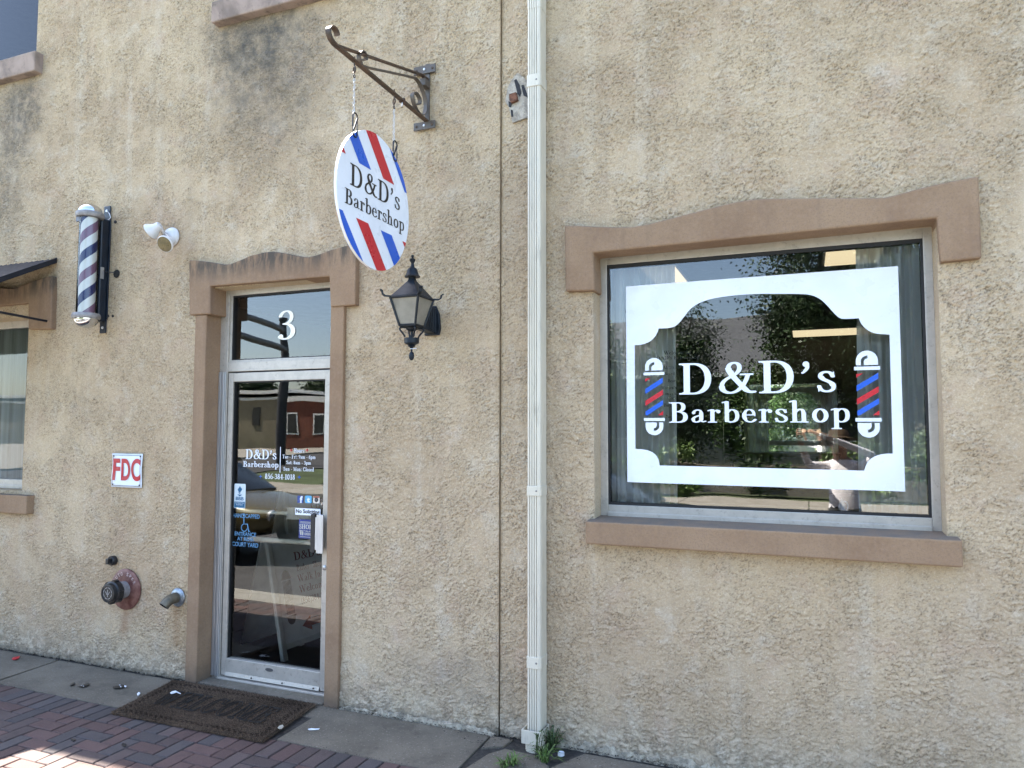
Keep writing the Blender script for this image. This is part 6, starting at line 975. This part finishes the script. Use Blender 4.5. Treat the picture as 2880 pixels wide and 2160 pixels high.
bit('dry_leaf', 'pale dry leaf at the right corner of the mat', 'leaf', [([(781, 2046), (787, 2040), (795, 2038), (798, 2043), (792, 2049), (785, 2049)], 0)], [M('dry_leaf_tan', (.38, .36, .30), .8)], .032)
bit('paint_fleck', 'white paint flecks on the concrete right of the mat', 'stain', [([(866, 2050), (876, 2048), (885, 2049), (899, 2048), (896, 2051), (880, 2052), (870, 2052)], 0)], [WHITE], .003)
bit('gum_spot', 'dark round gum spot on the brick paving left of the mat', 'stain', [([(349+7*math.cos(k*.7), 2094+4.5*math.sin(k*.7)) for k in range(9)], 0)], [BLACK], .003)
bit('gum_spot', 'fainter dark gum spot on the sunward paving bricks', 'stain', [([(206+7*math.cos(k*.7), 2080+3*math.sin(k*.7)) for k in range(9)], 0)], [BLACK], .003)
bc = atz(1578, 2123, .004)
cpz = thing('bottle_closure', 'white plastic bottle cap upside down by the downspout', 'bottle cap', (bc.x, bc.y, 0))
CAPW = M('white_cap_plastic', (.62, .66, .72), .35)
MB().lathe([(0, .003), (.014, .003), (.0155, .005), (.0165, .018), (.0175, .018), (.0185, .002)], (bc.x, bc.y, 0), ZA, 24).build('shell', CAPW, cpz, smooth=40)
rw = random.Random(9); WEED = M('weed_green', (.075, .13, .028), .7, var=.35, scale=40); WEEDD = M('weed_dark', (.045, .07, .025), .7, var=.35, scale=40)
def weed(label, c, nblade, h, spread, mat_, leafy=False):
    o = thing('weed', label, 'weed', (c.x, c.y, 0)); b_ = MB(); l_ = MB()
    for k in range(nblade):
        a = rw.uniform(0, 6.28); d = Vector((math.cos(a), math.sin(a), 0)); hh_ = h*rw.uniform(.5, 1.1); s = spread*rw.uniform(.3, 1.1); p0 = Vector((c.x+rw.uniform(-.02, .02), c.y+rw.uniform(-.02, .02), -.003))
        P = [p0, p0+d*s*.25+ZA*hh_*.6, p0+d*s*.6+ZA*hh_, p0+d*s+ZA*hh_*.8]
        sd_ = d.cross(ZA); ws_ = [.003, .0045, .0035, .0005]
        b_.add([q+sd_*w2*sg for q, w2 in zip(P, ws_) for sg in (-1, 1)], [(2*i, 2*i+1, 2*i+3, 2*i+2) for i in range(3)])
        if leafy:
            for q in range(5):
                t = rw.uniform(.3, 1); c_ = P[0].lerp(P[2], t); a2 = rw.uniform(0, 6.28); e = Vector((math.cos(a2), math.sin(a2), rw.uniform(-.2, .6))).normalized(); f = e.cross(ZA).normalized(); L = rw.uniform(.010, .02)
                l_.add([c_, c_+e*L*.5+f*L*.28, c_+e*L, c_+e*L*.5-f*L*.28], [(0, 1, 2, 3)])
    b_.build('blades', mat_, o, recalc=False)
    if leafy: l_.build('leaves', WEED, o, recalc=False)
weed('bright green grass tuft in the crack right of the downspout', atz(1535, 2140, 0), 34, .075, .11, WEED)
weed('dark straggly weed with thin stalks in front of the drain collar', atz(1552, 2108, 0), 26, .13, .10, WEEDD, True)
weed('low grass tuft at the bottom edge left of the downspout', atz(1440, 2150, 0), 30, .05, .10, WEED)
weed('thin small-leaved weed before the white drain collar', atz(1515, 2130, 0), 7, .15, .05, WEEDD, True)
weed('tiny grass tuft in the slab joint left of the drain', atz(1418, 2156, 0), 14, .04, .07, WEED)
# ------------------------------------------------------------------ inside the shop
LAMPM = emit('lit_panel', (1.0, .82, .52), .105); LFR = M('panel_frame', (.5, .5, .5), .5)
def light(px, py, wx, wy, label, z=2.95):
    c = atz(px, py, z); o = thing('ceiling_light', label, 'ceiling light', (c.x, c.y, z), 'lit ceiling panels in the shop')
    MB().box(c.x-wx/2-.02, c.x+wx/2+.02, c.y-wy/2-.02, c.y+wy/2+.02, z-.004, z+.008).build('frame', LFR, o); MB().box(c.x-wx/2, c.x+wx/2, c.y-wy/2, c.y+wy/2, z-.010, z-.005).build('diffuser', LAMPM, o)
light(1869, 771, .24, .62, 'lit ceiling panel seen at the top left of the big window', 2.95)
light(2400, 712, .34, .62, 'lit ceiling panel at the top right of the big window by the curtain')
light(2350, 933, .95, .62, 'lit ceiling panel deeper in the shop above the right emblem')
tc = NT('sheer_curtain'); vc = tc.coord((26, 26, .4)); cv = tc.mix(tc.noise(vc, 1, 3), (.66, .70, .72), (.84, .87, .88))
SHEER = tc.out(tc.n('MixShader', i0=.12, i1=tc.n('MixShader', i0=.18, i1=tc.n('BsdfDiffuse', Color=cv), i2=tc.n('BsdfTranslucent', Color=cv)), i2=tc.n('BsdfTransparent', Color=(.9, .92, .94))))
def curtain(x0, x1, y, z0, z1, label, flare=0.0, seed=1, mat_=None):
    r = random.Random(seed); n = 90; m = MB(); ph = [r.uniform(0, 6) for _ in range(4)]
    for k, z in enumerate((z0, z0+.5*(z1-z0), z1)):
        for i in range(n+1):
            u = i/n; m.v.append(Vector((x0+(x1-x0)*u+flare*(1-k/2)*(u-.5), y+.022*math.sin(u*31+ph[0])+.014*math.sin(u*57+ph[1])+.01*math.sin(u*90+ph[2]+k), z)))
    for k in range(2):
        for i in range(n): m.f.append([k*(n+1)+i, k*(n+1)+i+1, (k+1)*(n+1)+i+1, (k+1)*(n+1)+i]); m.m.append(0)
    o = m.build('curtain', mat_ or SHEER, smooth=60, recalc=False); tag(o, label, 'curtain', 'sheer grey curtains'); return o
curtain(-1.16, -.70, .262, 1.15, 2.9, 'sheer grey curtain at the left edge of the big window', 0, 3)
curtain(.265, .72, .27, 1.15, 2.9, 'sheer grey curtain at the right edge of the big window', .05, 5)
curtain(-7.8, -5.99, .27, 1.1, 2.8, 'pale vertical drape behind the left window glass under the awning', 0, 8, M('grey_drape', (.20, .23, .23), .9, var=.35, scale=1, stretch=(14, 14, .1)))
tag(MB().tube([(-1.2, .35, 2.91), (1.0, .35, 2.91)], .012, 8).build('curtain_rod', ALUB, smooth=40), 'metal curtain rod across the top of the big window', 'curtain rod')
# dark lettering of the price list on the inside of the glass
pr = MB()
for txt, x0, x1, base, cap in (('Welcome to', 1867, 1942, 998, 11), ("D&D's Barbershop", 1846, 1968, 1012.5, 10), ("Men's Haircut", 1866, 1938, 1038, 9), ('Beard Shape', 1868, 1932, 1056, 9), ('Beard Dye', 1878, 1930, 1075, 9), ("Women's Haircut", 1860, 1940, 1095, 9), ("Woman's Haircut", 1858, 1940, 1112, 9), ('(Back taper)', 1877, 1934, 1123, 9), ("Boy's Haircuts", 1867, 1952, 1144, 9), ('Boys Linea', 1872, 1935, 1176, 9)):
    y = YG+.012; a, b = at(x0, base, y), at(x1, base, y); serif(pr, ''.join(c for c in txt if c in GL or c == ' '), (a.x, y, a.z), XA, ZA, b.x-a.x, at(x0, base-cap, y).z-a.z)
tag(pr.build('price_list', BLACK, recalc=False), 'dark lettering of a price list inside the big window, beside the left emblem', 'sign')
# plastic jug on the inner sill
MB_ = MB().box(-1.3, 1.0, .205, .52, 1.30, 1.335); sill_in = MB_.build('inner_sill', M('inner_sill_paint', (.30, .30, .29), .5), bld)
jg = at(2369, 1446, .34); JX, JY, JZ = jg.x, .36, 1.336
jo = thing('plastic_jug', 'white plastic jug with a handle standing on the window ledge inside', 'jug', (JX, JY, JZ))
JUG = M('milky_plastic', (.50, .55, .62), .35, var=.08)
zt = at(2369, 1402, .36).z; k = (zt-JZ)/.26
MB().lathe([(.055*k, 0), (.068*k, .006*k), (.070*k, .10*k), (.066*k, .14*k), (.04*k, .20*k), (.024*k, .222*k), (.024*k, .235*k)], (JX, JY, JZ), ZA, 28).build('body', JUG, jo, smooth=50)
MB().lathe([(.028*k, .236*k), (.028*k, .262*k), (.0, .263*k)], (JX, JY, JZ), ZA, 24).build('lid', WHITE, jo, smooth=40)
MB().tube(smoothpath([(JX+.03*k, JY, JZ+.205*k), (JX+.075*k, JY, JZ+.195*k), (JX+.105*k, JY, JZ+.15*k), (JX+.108*k, JY, JZ+.08*k), (JX+.09*k, JY, JZ+.03*k), (JX+.066*k, JY, JZ+.02*k)], 5), .016*k, 10).build('handle', JUG, jo, smooth=50)
# mirror and counter on the back wall
mi = thing('wall_mirror', 'framed mirror on the back wall reflecting green trees', 'mirror', (-.3, 5.75, 1.5))
MIR = NT('mirror_silver'); MIR = MIR.out(MIR.n('BsdfGlossy', Color=(.8, .85, .82), Roughness=.02))
MB().box(-1.0, .35, 5.74, 5.77, 1.35, 2.35).build('glass', MIR, mi); MB().box(-1.05, -1.0, 5.72, 5.78, 1.3, 2.4).box(.35, .4, 5.72, 5.78, 1.3, 2.4).box(-1.0, .35, 5.721, 5.78, 2.35, 2.4).box(-1.0, .35, 5.721, 5.78, 1.3, 1.35).build('frame', BLACK, mi)
ct = thing('counter', 'dark barber counter along the back wall under the mirror', 'counter', (-.3, 5.5, 0))
MB().box(-1.8, 1.2, 5.2, 5.76, 1.0, 1.05).build('top', M('dark_counter_top', (.05, .03, .025), .3), ct); MB().box(-1.75, 1.15, 5.25, 5.75, .03, 1.0).build('cabinet', M('dark_cabinet', (.05, .035, .03), .5), ct)
for i, (x, h, c) in enumerate(((-1.05, .2, (.10, .08, .05)), (-.9, .16, (.5, .5, .5)), (-.72, .22, (.12, .20, .22)), (-.6, .18, (.3, .1, .08)), (-.4, .2, (.4, .36, .25)), (-.25, .24, (.02, .02, .03)))):
    b = MB().lathe([(.035, 0), (.036, h*.6), (.016, h*.75), (.014, h), (0, h)], (x, 5.4, 1.051), ZA, 14).build('bottle', M('bottle_%s' % ('amber', 'milky', 'teal', 'maroon', 'straw', 'ink')[i], c, .25), smooth=40)
    tag(b, ('amber', 'milky white', 'teal', 'dark red', 'straw coloured', 'black')[i]+' bottle standing on the barber counter', 'bottle', 'bottles on the counter')
# two folding sandwich boards behind the door
def board(BL, dirx, wdt, hgt, lean, label, texts, fold=.45):
    ux = Vector(dirx); ux.z = 0; ux.normalize(); back = Vector((-ux.y, ux.x, 0)); up = (ZA*math.cos(lean)+back*math.sin(lean)).normalized(); nrm = ux.cross(up)
    nrm = -nrm if nrm.y > 0 else nrm; O = Vector(BL)
    bo = thing('sandwich_board', label, 'sign', (O.x, O.y, .03), 'folding sidewalk signs inside the door')
    BRD = BOARDM
    MB().obox(O+ux*wdt/2+up*hgt/2, ux*(wdt/2-.03), up*(hgt/2-.02), nrm*.006).build('panel', BRD, bo)
    for s in (0, 1): MB().obox(O+ux*(.0 if s == 0 else wdt)+up*(hgt/2-.05), ux*.026, up*(hgt/2+.05), nrm*.017).build('post', BRDF, bo, bevel=.008)
    O2 = O+back*(2*hgt*math.sin(lean)+.06); up2 = (ZA*math.cos(lean)-back*math.sin(lean)).normalized()
    MB().obox(O2+ux*wdt/2+up2*hgt/2, ux*(wdt/2), up2*(hgt/2), nrm*.008).build('rear_panel', BRD, bo)
    MB().obox(O+ux*wdt/2+up*.035, ux*(wdt/2-.03), up*.02, nrm*.012).build('bottom_rail', BRDF, bo)
    tx = MB(); org = O+nrm*.0075
    for t, u0, u1, v, cap_, m_ in texts: serif(tx, t, org+ux*wdt*u0+up*hgt*v, ux, up, wdt*(u1-u0), hgt*cap_, m_)
    a = lambda u, v: org+ux*wdt*u+up*hgt*v
    tx.add([a(.36, .17), a(.52, .245), a(.52, .215), a(.93, .215), a(.93, .15), a(.52, .15), a(.52, .11)], [(0, 1, 2, 3, 4, 5, 6)], 1)
    tx.build('lettering', [M('dark_red_ink', (.20, .02, .015), .5), M('orange_ink', (.42, .10, .03), .5)], bo, recalc=False)
    pm = MB(); u0, u1 = .13, .27
    pm.add([a(u0, .30), a(u1, .30), a(u1, .60), a(u0, .60)], [(0, 1, 2, 3)], 0)
    for q in range(4):
        v = .31+q*.07; pm.add([p+nrm*.001 for p in (a(u0, v), a(u1, v+.05), a(u1, v+.085), a(u0, v+.035))], [(0, 1, 2, 3)], 1)
    for v0, sg in ((.61, 1), (.29, -1)): pm.add([a(u0-.02, v0)]+[a((u0+u1)/2-(u1-u0)*.5*math.cos(R_(i*18)), v0+sg*(.02+.06*math.sin(R_(i*18)))) for i in range(11)]+[a(u1+.02, v0)], [tuple(range(13))], 2)
    pm.build('printed_pole', [M('print_pale', (.32, .32, .32), .5), M('print_dark', (.035, .03, .03), .5), M('print_tan', (.16, .13, .10), .5)], bo, recalc=False)
BOARDM = M('grey_white_board', (.84, .86, .87), .5, var=.08); BRDF = M('board_frame_plastic', (.70, .72, .70), .45, var=.08)
BLp = atz(797, 1836, .09); BRp = atz(896, 1800, .09)
board(BLp, BRp-BLp, .62, .86, R_(13), 'folding white sidewalk sign standing just inside the glass door', [("D&D's", .38, .86, .76, .075, 0), ('Barber - Shop', .40, .86, .66, .055, 0), ('Walk Ins', .39, .86, .56, .065, 0), ('Welcome', .39, .90, .46, .065, 0), ('(856)384-1018', .40, .92, .36, .055, 0)])
BL2 = BLp+(BRp-BLp).normalized()*(-.13)+Vector((-.12, .50, -.03))
board(BL2, BRp-BLp, .72, 1.22, R_(10), 'taller white sidewalk sign standing behind the front one', [("D&D's", .36, .92, .84, .085, 0), ('Barber - Shop', .40, .95, .73, .06, 0), ('Walk Ins', .38, .90, .62, .07, 0), ('Welcome', .38, .95, .51, .07, 0), ('(856)384-1018', .38, .95, .41, .05, 0)])
tag(MB().box(-4.6, -2.78, .26, 2.2, .021, .034).build('floor_mat', M('black_mat', (.010, .010, .012), .9, var=.4, scale=60, bump=.7, bscale=200)), 'black rubber mat on the floor inside the glass door', 'mat')
# ------------------------------------------------------------------ the other side of the street, seen in the glass
BARK = M('bark', (.06, .045, .033), .9, var=.3, scale=12, bump=.8, bscale=30, bdist=.02)
LEAFM = [M('leaf_'+n, c, .55, var=.5, scale=.9) for n, c in (('dark', (.030, .062, .016)), ('mid', (.05, .10, .022)), ('bright', (.09, .15, .03)))]
def foliage(name, parent, c, rad, n, leaf, mat_, seed, clumps=64):
    r = random.Random(seed); m = MB(); cl = []
    for _ in range(clumps):
        while True:
            q = Vector((r.uniform(-1, 1), r.uniform(-1, 1), r.uniform(-1, 1)))
            if .25 < q.length < 1: break
        cl.append((q, r.uniform(.11, .24)))
    vs, fs = [], []
    for i in range(n):
        q, s = r.choice(cl); p = q+Vector((r.gauss(0, s), r.gauss(0, s), r.gauss(0, s*.8))); p = Vector(c)+Vector((p.x*rad[0], p.y*rad[1], p.z*rad[2]))
        e = Vector((r.uniform(-1, 1), r.uniform(-1, 1), r.uniform(-.7, .7))).normalized(); f = e.orthogonal().normalized(); f.rotate(Matrix.Rotation(r.uniform(0, 6.28), 3, e)); L = leaf*r.uniform(.6, 1.3)
        k = len(vs); vs += [p-e*L, p+f*L*.5, p+e*L, p-f*L*.5]; fs.append((k, k+1, k+2, k+3))
    m.v = vs; m.f = fs; m.m = [0]*len(fs); return m.build(name, mat_, parent, recalc=False)
def tree(x, y, h, cr, label, mi=0, seed=1, n=9000, leaf=.1, trunk=.16, cz=.62):
    o = thing('street_tree', label, 'tree', (x, y, 0), 'trees across the street'); r = random.Random(seed)
    t = MB(); t.tube([(x, y, -.1), (x+.05, y, h*.2), (x-.05, y+.05, h*.45), (x, y, h*.8)], [trunk*1.3, trunk, trunk*.7, trunk*.2], 9)
    for k in range(7):
        a = r.uniform(0, 6.28); z = h*r.uniform(.28, .6); t.tube([(x, y, z), (x+math.cos(a)*cr*.4, y+math.sin(a)*cr*.4, z+h*.12), (x+math.cos(a)*cr*.8, y+math.sin(a)*cr*.8, z+h*.2)], [trunk*.5, trunk*.3, trunk*.08], 6)
    t.build('trunk', BARK, o, smooth=60); foliage('crown', o, (x, y, h*cz), (cr, cr, h*.36), n, leaf, LEAFM[mi], seed)
tree(.55, -19.5, 11.0, 1.75, 'tall dark dense tree across the street mirrored in the big window', 0, 4, 52000, .062, .22, .56)
tree(2.6, -21, 9.5, 1.9, 'second dark tree behind the right side of the mirrored planting', 0, 21, 34000, .065, .2, .5)
tree(-1.5, -20.5, 4.4, 1.3, 'low bright green tree left of the tall dark one', 1, 6, 12000, .06, .1, .55)
tree(-6.3, -18.5, 5.6, 1.2, 'slim young tree at the left edge of the mirrored street', 1, 9, 11000, .055, .08, .6)
tree(-72, -76, 10.5, 3.6, 'round tree on the mirrored skyline beside the utility pole', 0, 12, 9000, .28, .3, .6)
tree(-57.5, -75, 11.0, 3.2, 'small tree on the mirrored skyline right of the utility pole', 0, 13, 8000, .26, .3, .6)
tree(-4.1, -21.5, 7.4, 1.5, 'leafy tree between the slim young one and the tall dark one', 0, 41, 18000, .058, .12, .5)
def shrub(x, y, h, r_, label, mi, seed):
    o = thing('shrub', label, 'shrub', (x, y, 0), 'shrubs across the street'); foliage('foliage', o, (x, y, h*.5), (r_, r_, h*.5), 1500, .07, LEAFM[mi], seed, 14)
    MB().tube([(x, y, -.05), (x, y, h*.6)], [.03, .01], 6).build('stem', BARK, o)
shrub(-3.4, -16.6, 1.3, .75, 'round bright shrub in the planting opposite', 2, 31); shrub(-1.2, -16.8, 1.1, .8, 'low dark shrub beside the bright one opposite', 0, 32); shrub(1.4, -16.5, 1.6, .9, 'tall shrub behind where the photographer stands', 2, 33); shrub(3.4, -16.7, 1.8, 1.0, 'wide shrub at the right end of the planting opposite', 1, 34); shrub(-5.2, -16.8, 1.0, .7, 'small shrub at the left end of the planting opposite', 1, 35)
gw = thing('garden_wall', 'low red brick garden wall along the planting across the street', 'garden wall', (-2, -17.6, 0))
tb_ = NT('garden_brick'); vb = tb_.n('TexBrick', Vector=tb_.coord((1, 1, 1)), Color1=(.20, .07, .05), Color2=(.15, .055, .042), Mortar=(.3, .28, .25), Scale=4.0); BRK = tb_.out(tb_.bsdf(Base_Color=vb.outputs[0], Roughness=.9))
MB().box(-8, 6, -17.8, -17.5, -.1, .7).build('brickwork', BRK, gw); MB().box(-8.05, 6.05, -17.84, -17.46, .7, .78).build('coping', CONC, gw, bevel=.01)
SHN = M('grey_shingle', (.085, .09, .098), .9, var=.3, scale=5, bump=.7, bscale=9, bdist=.05, stretch=(1, .3, 5)); SIDE = M('pale_siding', (.17, .165, .145), .8, var=.06, bump=.3, bscale=10, stretch=(.05, .05, 3)); TRIM = M('white_trim', (.7, .7, .68), .6); DW = M('dark_window', (.02, .024, .03), .12)
hs = thing('house', 'pale house with a grey shingle roof mirrored in the big window', 'house', (-5, -42, 0))
MB().box(-15, 5, -52, -38, -.1, 5.0).build('wall', SIDE, hs)
MB().prism([(-15.6, -37.4, 5.0), (-15.6, -45, 9.3), (-15.6, -52.6, 5.0)], (21.2, 0, 0)).build('roof', SHN, hs); MB().box(-15.7, 5.7, -37.45, -37.3, 4.75, 5.0).build('eave', TRIM, hs)
for x in (-13, -10, -7, -4, -1, 2):
    o = MB().box(x-.6, x+.6, -38.02, -37.94, 1.2, 3.2).build('window', TRIM, hs); MB().box(x-.5, x+.5, -37.94, -37.92, 1.3, 3.1).build('pane', DW, o)
tn = thing('shop_row', 'long tan flat roofed building with white cornice lines mirrored in the door', 'building', (-50, -52, 0))
MB().box(-118, -48.6, -66, -54.3, -.1, 5.1).build('wall', M('tan_stucco_far', (.22, .19, .13), .9, var=.15, scale=.5), tn); MB().box(-118.2, -48.5, -54.4, -54.1, 4.75, 5.0).box(-118.2, -48.4, -66.2, -53.9, 5.4, 5.75).build('cornice', TRIM, tn)
for x in range(-76, -49, 4): MB().box(x-.5, x+.5, -54.33, -54.2, 2.2, 4.0).build('window', DW, tn)
rb = thing('red_building', 'red brick building with white sash windows mirrored in the door', 'building', (-35, -54, 0))
MB().box(-48.4, -24, -66, -54, -.1, 4.4).build('wall', M('red_brick_far', (.16, .055, .035), .9, var=.2, scale=2, bump=.3), rb); MB().box(-48.5, -23.8, -66, -53.8, 4.4, 4.9).build('cornice', TRIM, rb)
for x in range(-47, -25, 3):
    o = MB().box(x-.7, x+.7, -54.03, -53.95, 1.3, 3.4).build('window', TRIM, rb); MB().box(x-.55, x+.55, -53.95, -53.93, 1.45, 3.25).build('pane', DW, o)
up = thing('signal_pole', 'dark street pole with two signal arms mirrored in the transom', 'street pole', (-25.1, -26, 0))
STEEL = M('dark_pole_steel', (.055, .055, .06), .5, .3)
MB().tube([(-25.1, -26, -.1), (-25.1, -26, 7.4)], [.24, .20], 14).build('pole', STEEL, up, smooth=40); MB().lathe([(.24, 7.4), (.24, 7.5), (0, 7.56)], (-25.1, -26, 0), ZA, 14).build('pole_cap', STEEL, up)
for z, z2 in ((6.9, 5.85), (5.85, 5.1)): MB().tube([(-25.1, -26, z), (-18.6, -15.7, z2)], [.17, .12], 10).build('arm', STEEL, up, smooth=40)
# parked cars: one body, copied and repainted
def carbody(name, label, x0, y0, paint):
    o = thing(name, label, 'car', (x0, y0, -.125), 'cars parked at the kerb'); L = 4.6; zb_ = -.125
    st_ = [(0, .55, .62, .70), (.12, .80, .40, .78), (.7, .88, .30, .93), (1.3, .90, .26, .98), (2.3, .91, .26, .98), (3.2, .90, .26, 1.0), (3.9, .88, .28, 1.02), (4.45, .82, .36, .98), (4.6, .62, .5, .88)]
    def loft(sts, mb):
        n = 10; vs = []
        for x, hw, zl, zh in sts:
            for k in range(n):
                a = 2*math.pi*(k+.5)/n; cx, sx = math.cos(a), math.sin(a); px_ = hw*math.copysign(abs(cx)**.45, cx); pz = (zl+zh)/2+(zh-zl)/2*math.copysign(abs(sx)**.5, sx); vs.append((x0+L-x, y0+px_, zb_+pz))
        k_ = len(sts); mb.add(vs, [(i*n+j, i*n+(j+1) % n, (i+1)*n+(j+1) % n, (i+1)*n+j) for i in range(k_-1) for j in range(n)]+[tuple(range(n)), tuple((k_-1)*n+j for j in range(n))]); return mb
    bo = loft(st_, MB()).build('body', paint, o, smooth=50); bo.modifiers.new('s', 'SUBSURF').levels = 1; bo.modifiers['s'].render_levels = 2
    cab = loft([(1.15, .72, .90, .96), (1.75, .70, .90, 1.36), (2.3, .68, .9, 1.44), (3.1, .68, .9, 1.44), (3.6, .66, .9, 1.34), (4.15, .62, .92, 1.0)], MB()).build('windows', DW, o, smooth=50)
    MB().prism([(x0+L-1.72, y0-.56, zb_+1.37), (x0+L-1.72, y0+.56, zb_+1.37), (x0+L-3.5, y0+.54, zb_+1.40), (x0+L-3.5, y0-.54, zb_+1.40)], (0, 0, .075)).build('roof', paint, o, bevel=.03)
    for s in (-1, 1):
        for x in (.85, 3.65):
            wv_ = MB().lathe([(.20, -.1), (.31, -.1), (.33, -.06), (.33, .06), (.31, .1), (.20, .1)], (x0+L-x, y0+s*.80, zb_+.33), YA, 24).build('wheel', GASK, o, smooth=40)
            MB().lathe([(.20, .085), (.18, .07), (.05, .09), (0, .09)], (x0+L-x, y0+s*.83, zb_+.33), YA*s, 16).build('rim', ALUB, wv_, smooth=40)
        MB().lathe([(.10, 0), (.09, .03), (0, .05)], (x0+L-.13, y0+s*.6, zb_+.66), XA, 16).build('headlight', ALUB, o, smooth=40)
    return o
def paintm(n, c): 
    t = NT(n); b = t.bsdf(Base_Color=c, Roughness=.22, Metallic=.2); b.inputs['Coat Weight'].default_value = .8; return t.out(b)
carbody('parked_car', 'dark grey car parked at the kerb beside the camera', -5.3, -5.25, paintm('charcoal_paint', (.025, .027, .03)))
carbody('parked_car', 'olive brown car parked at the kerb further along', -11.5, -4.6, paintm('olive_paint', (.15, .125, .055)))
carbody('parked_car', 'silver car parked on the far side of the street', -20.5, -11.3, paintm('silver_paint', (.45, .46, .48)))
# ------------------------------------------------------------------ the photographer, mirrored in the big window
BX, BY, BZ = .37, -4.56, -.125
SKIN = M('skin', (.30, .165, .11), .55, var=.12, scale=20); SHIRT = M('pale_grey_shirt', (.86, .84, .88), .9, var=.06, scale=10, bump=.5, bscale=18, bdist=.01); TROUS = M('dark_trousers', (.03, .032, .04), .9); SHOE = M('dark_shoe', (.02, .018, .016), .5)
pe = thing('person', 'person in a pale grey shirt and brown hat raising a phone to take a picture', 'person', (BX, BY, BZ))
V, Ed, Rd = [], [], []
def jv(p, r, parent=None):
    V.append(Vector(p)); Rd.append(r); i = len(V)-1
    if parent is not None: Ed.append((parent, i))
    return i
pel = jv((BX, BY+.10, .86), .145); wst = jv((BX, BY+.08, 1.02), .135, pel); chs = jv((BX-.01, BY-.02, 1.24), .150, wst); ncb = jv((BX-.02, BY-.06, 1.40), .085, chs); nck = jv((BX-.03, BY-.03, 1.47), .056, ncb)
hd0 = jv((BX-.04, BY, 1.55), .082, nck); hd1 = jv((BX-.04, BY, 1.64), .088, hd0); jv((BX-.04, BY-.01, 1.70), .065, hd1)
for s in (-1, 1):
    hp = jv((BX+s*.10, BY+.08, .80), .10, pel); kn = jv((BX+s*.12, BY+.03, .38), .062, hp); an = jv((BX+s*.13, BY, -.03), .042, kn); jv((BX+s*.14, BY+.16, -.085), .035, an)
PHC = Vector((.012, -4.06, 1.745))
def armto(s, elbow, hand):
    sh_ = jv((BX+s*.19, BY-.04, 1.37), .066, ncb); el = jv(elbow, .043, sh_); wr = jv(hand+(Vector(elbow)-hand).normalized()*.09, .028, el); pm_ = jv(hand, .031, wr); dirp = (hand-Vector(elbow)).normalized()
    for k in range(4):
        b_ = hand+dirp*.03+Vector((0, .004*k, .030-.020*k)); k1 = b_+Vector((-s*.034, .020, .002)); k2 = k1+Vector((-s*.026, .004, -.004)); L = (.9, 1.05, 1.0, .8)[k]
        a1 = jv(b_, .0095, pm_); a2 = jv(b_+(k1-b_)*L, .0088, a1); a3 = jv(b_+(k1-b_)*L+(k2-k1)*L, .0078, a2); jv(b_+(k1-b_)*L+(k2-k1)*1.8*L, .0068, a3)
    t1 = jv(hand+Vector((-s*.018, -.018, .022)), .012, pm_); t2 = jv(hand+Vector((-s*.045, -.022, .034)), .0095, t1); jv(hand+Vector((-s*.066, -.018, .036)), .008, t2)
armto(1, (BX+.30, BY+.16, 1.50), PHC+Vector((.105, -.012, -.005))); armto(-1, (BX-.36, BY+.16, 1.40), PHC+Vector((-.105, -.012, -.01)))
me = bpy.data.meshes.new('body'); me.from_pydata([tuple(v) for v in V], Ed, []); po2 = bpy.data.objects.new('body', me); COL.objects.link(po2)
sk = po2.modifiers.new('skin', 'SKIN'); sk.use_smooth_shade = True; sub = po2.modifiers.new('sub', 'SUBSURF'); sub.levels = sub.render_levels = 2
for i, v in enumerate(me.skin_vertices[0].data): v.radius = (Rd[i]*1.12, Rd[i]); v.use_root = (i == 0)
dg = bpy.context.evaluated_depsgraph_get(); bm_ = bpy.data.meshes.new_from_object(po2.evaluated_get(dg)); bpy.data.objects.remove(po2)
body = bpy.data.objects.new('body', bm_); COL.objects.link(body); put(body, pe)
for m_ in (SKIN, SHIRT, TROUS, SHOE): bm_.materials.append(m_)
for p in bm_.polygons:
    c = p.center; p.use_smooth = True; dist = (c-PHC).length
    p.material_index = 3 if c.z < .0 else 2 if c.z < .93 else 0 if (c.z > 1.455 and abs(c.x-(BX-.03)) < .13 and c.y < BY+.2) or dist < .30 else 1
HC = Vector((BX-.04, BY, 1.62))
MB().lathe([(.095, .07), (.19, .055), (.195, .062), (.11, .08), (.105, .13), (.09, .165), (.04, .18), (0, .182)], HC, (0, -.12, 1), 30).build('hat', M('brown_felt', (.085, .055, .032), .9), pe, smooth=40)
hr = MB().lathe([(.0, -.02), (.06, -.03), (.092, .0), (.097, .05), (.094, .08)], HC-Vector((0, .022, 0)), ZA, 20).build('hair', M('dark_hair', (.02, .015, .012), .7), pe, smooth=60)
MB().lathe([(.012, 0), (.010, .012), (0, .020)], HC+Vector((0, .088, -.015)), (0, 1, -.3), 10).build('nose', SKIN, pe, smooth=60)
for s in (-1, 1):
    MB().lathe([(.011, 0), (.008, .007), (0, .009)], HC+Vector((s*.032, .084, .018)), (0, 1, 0), 10).build('eye', WHITE, pe, smooth=60); MB().lathe([(.026, 0), (.03, .008), (.0, .012)], HC+Vector((s*.090, -.005, -.005)), (s, -.3, 0), 10).build('ear', SKIN, pe, smooth=60)
MB().box(HC.x-.024, HC.x+.024, HC.y+.084, HC.y+.090, HC.z-.055, HC.z-.046).build('mouth', M('lip', (.22, .08, .07), .5), pe, bevel=.003)
ph_ = thing('phone', 'dark phone held sideways in both hands by the photographer', 'phone', PHC)
MB().box(PHC.x-.08, PHC.x+.08, PHC.y-.004, PHC.y+.004, PHC.z-.037, PHC.z+.037).build('body', M('black_glass', (.01, .01, .012), .15), ph_, bevel=.004)
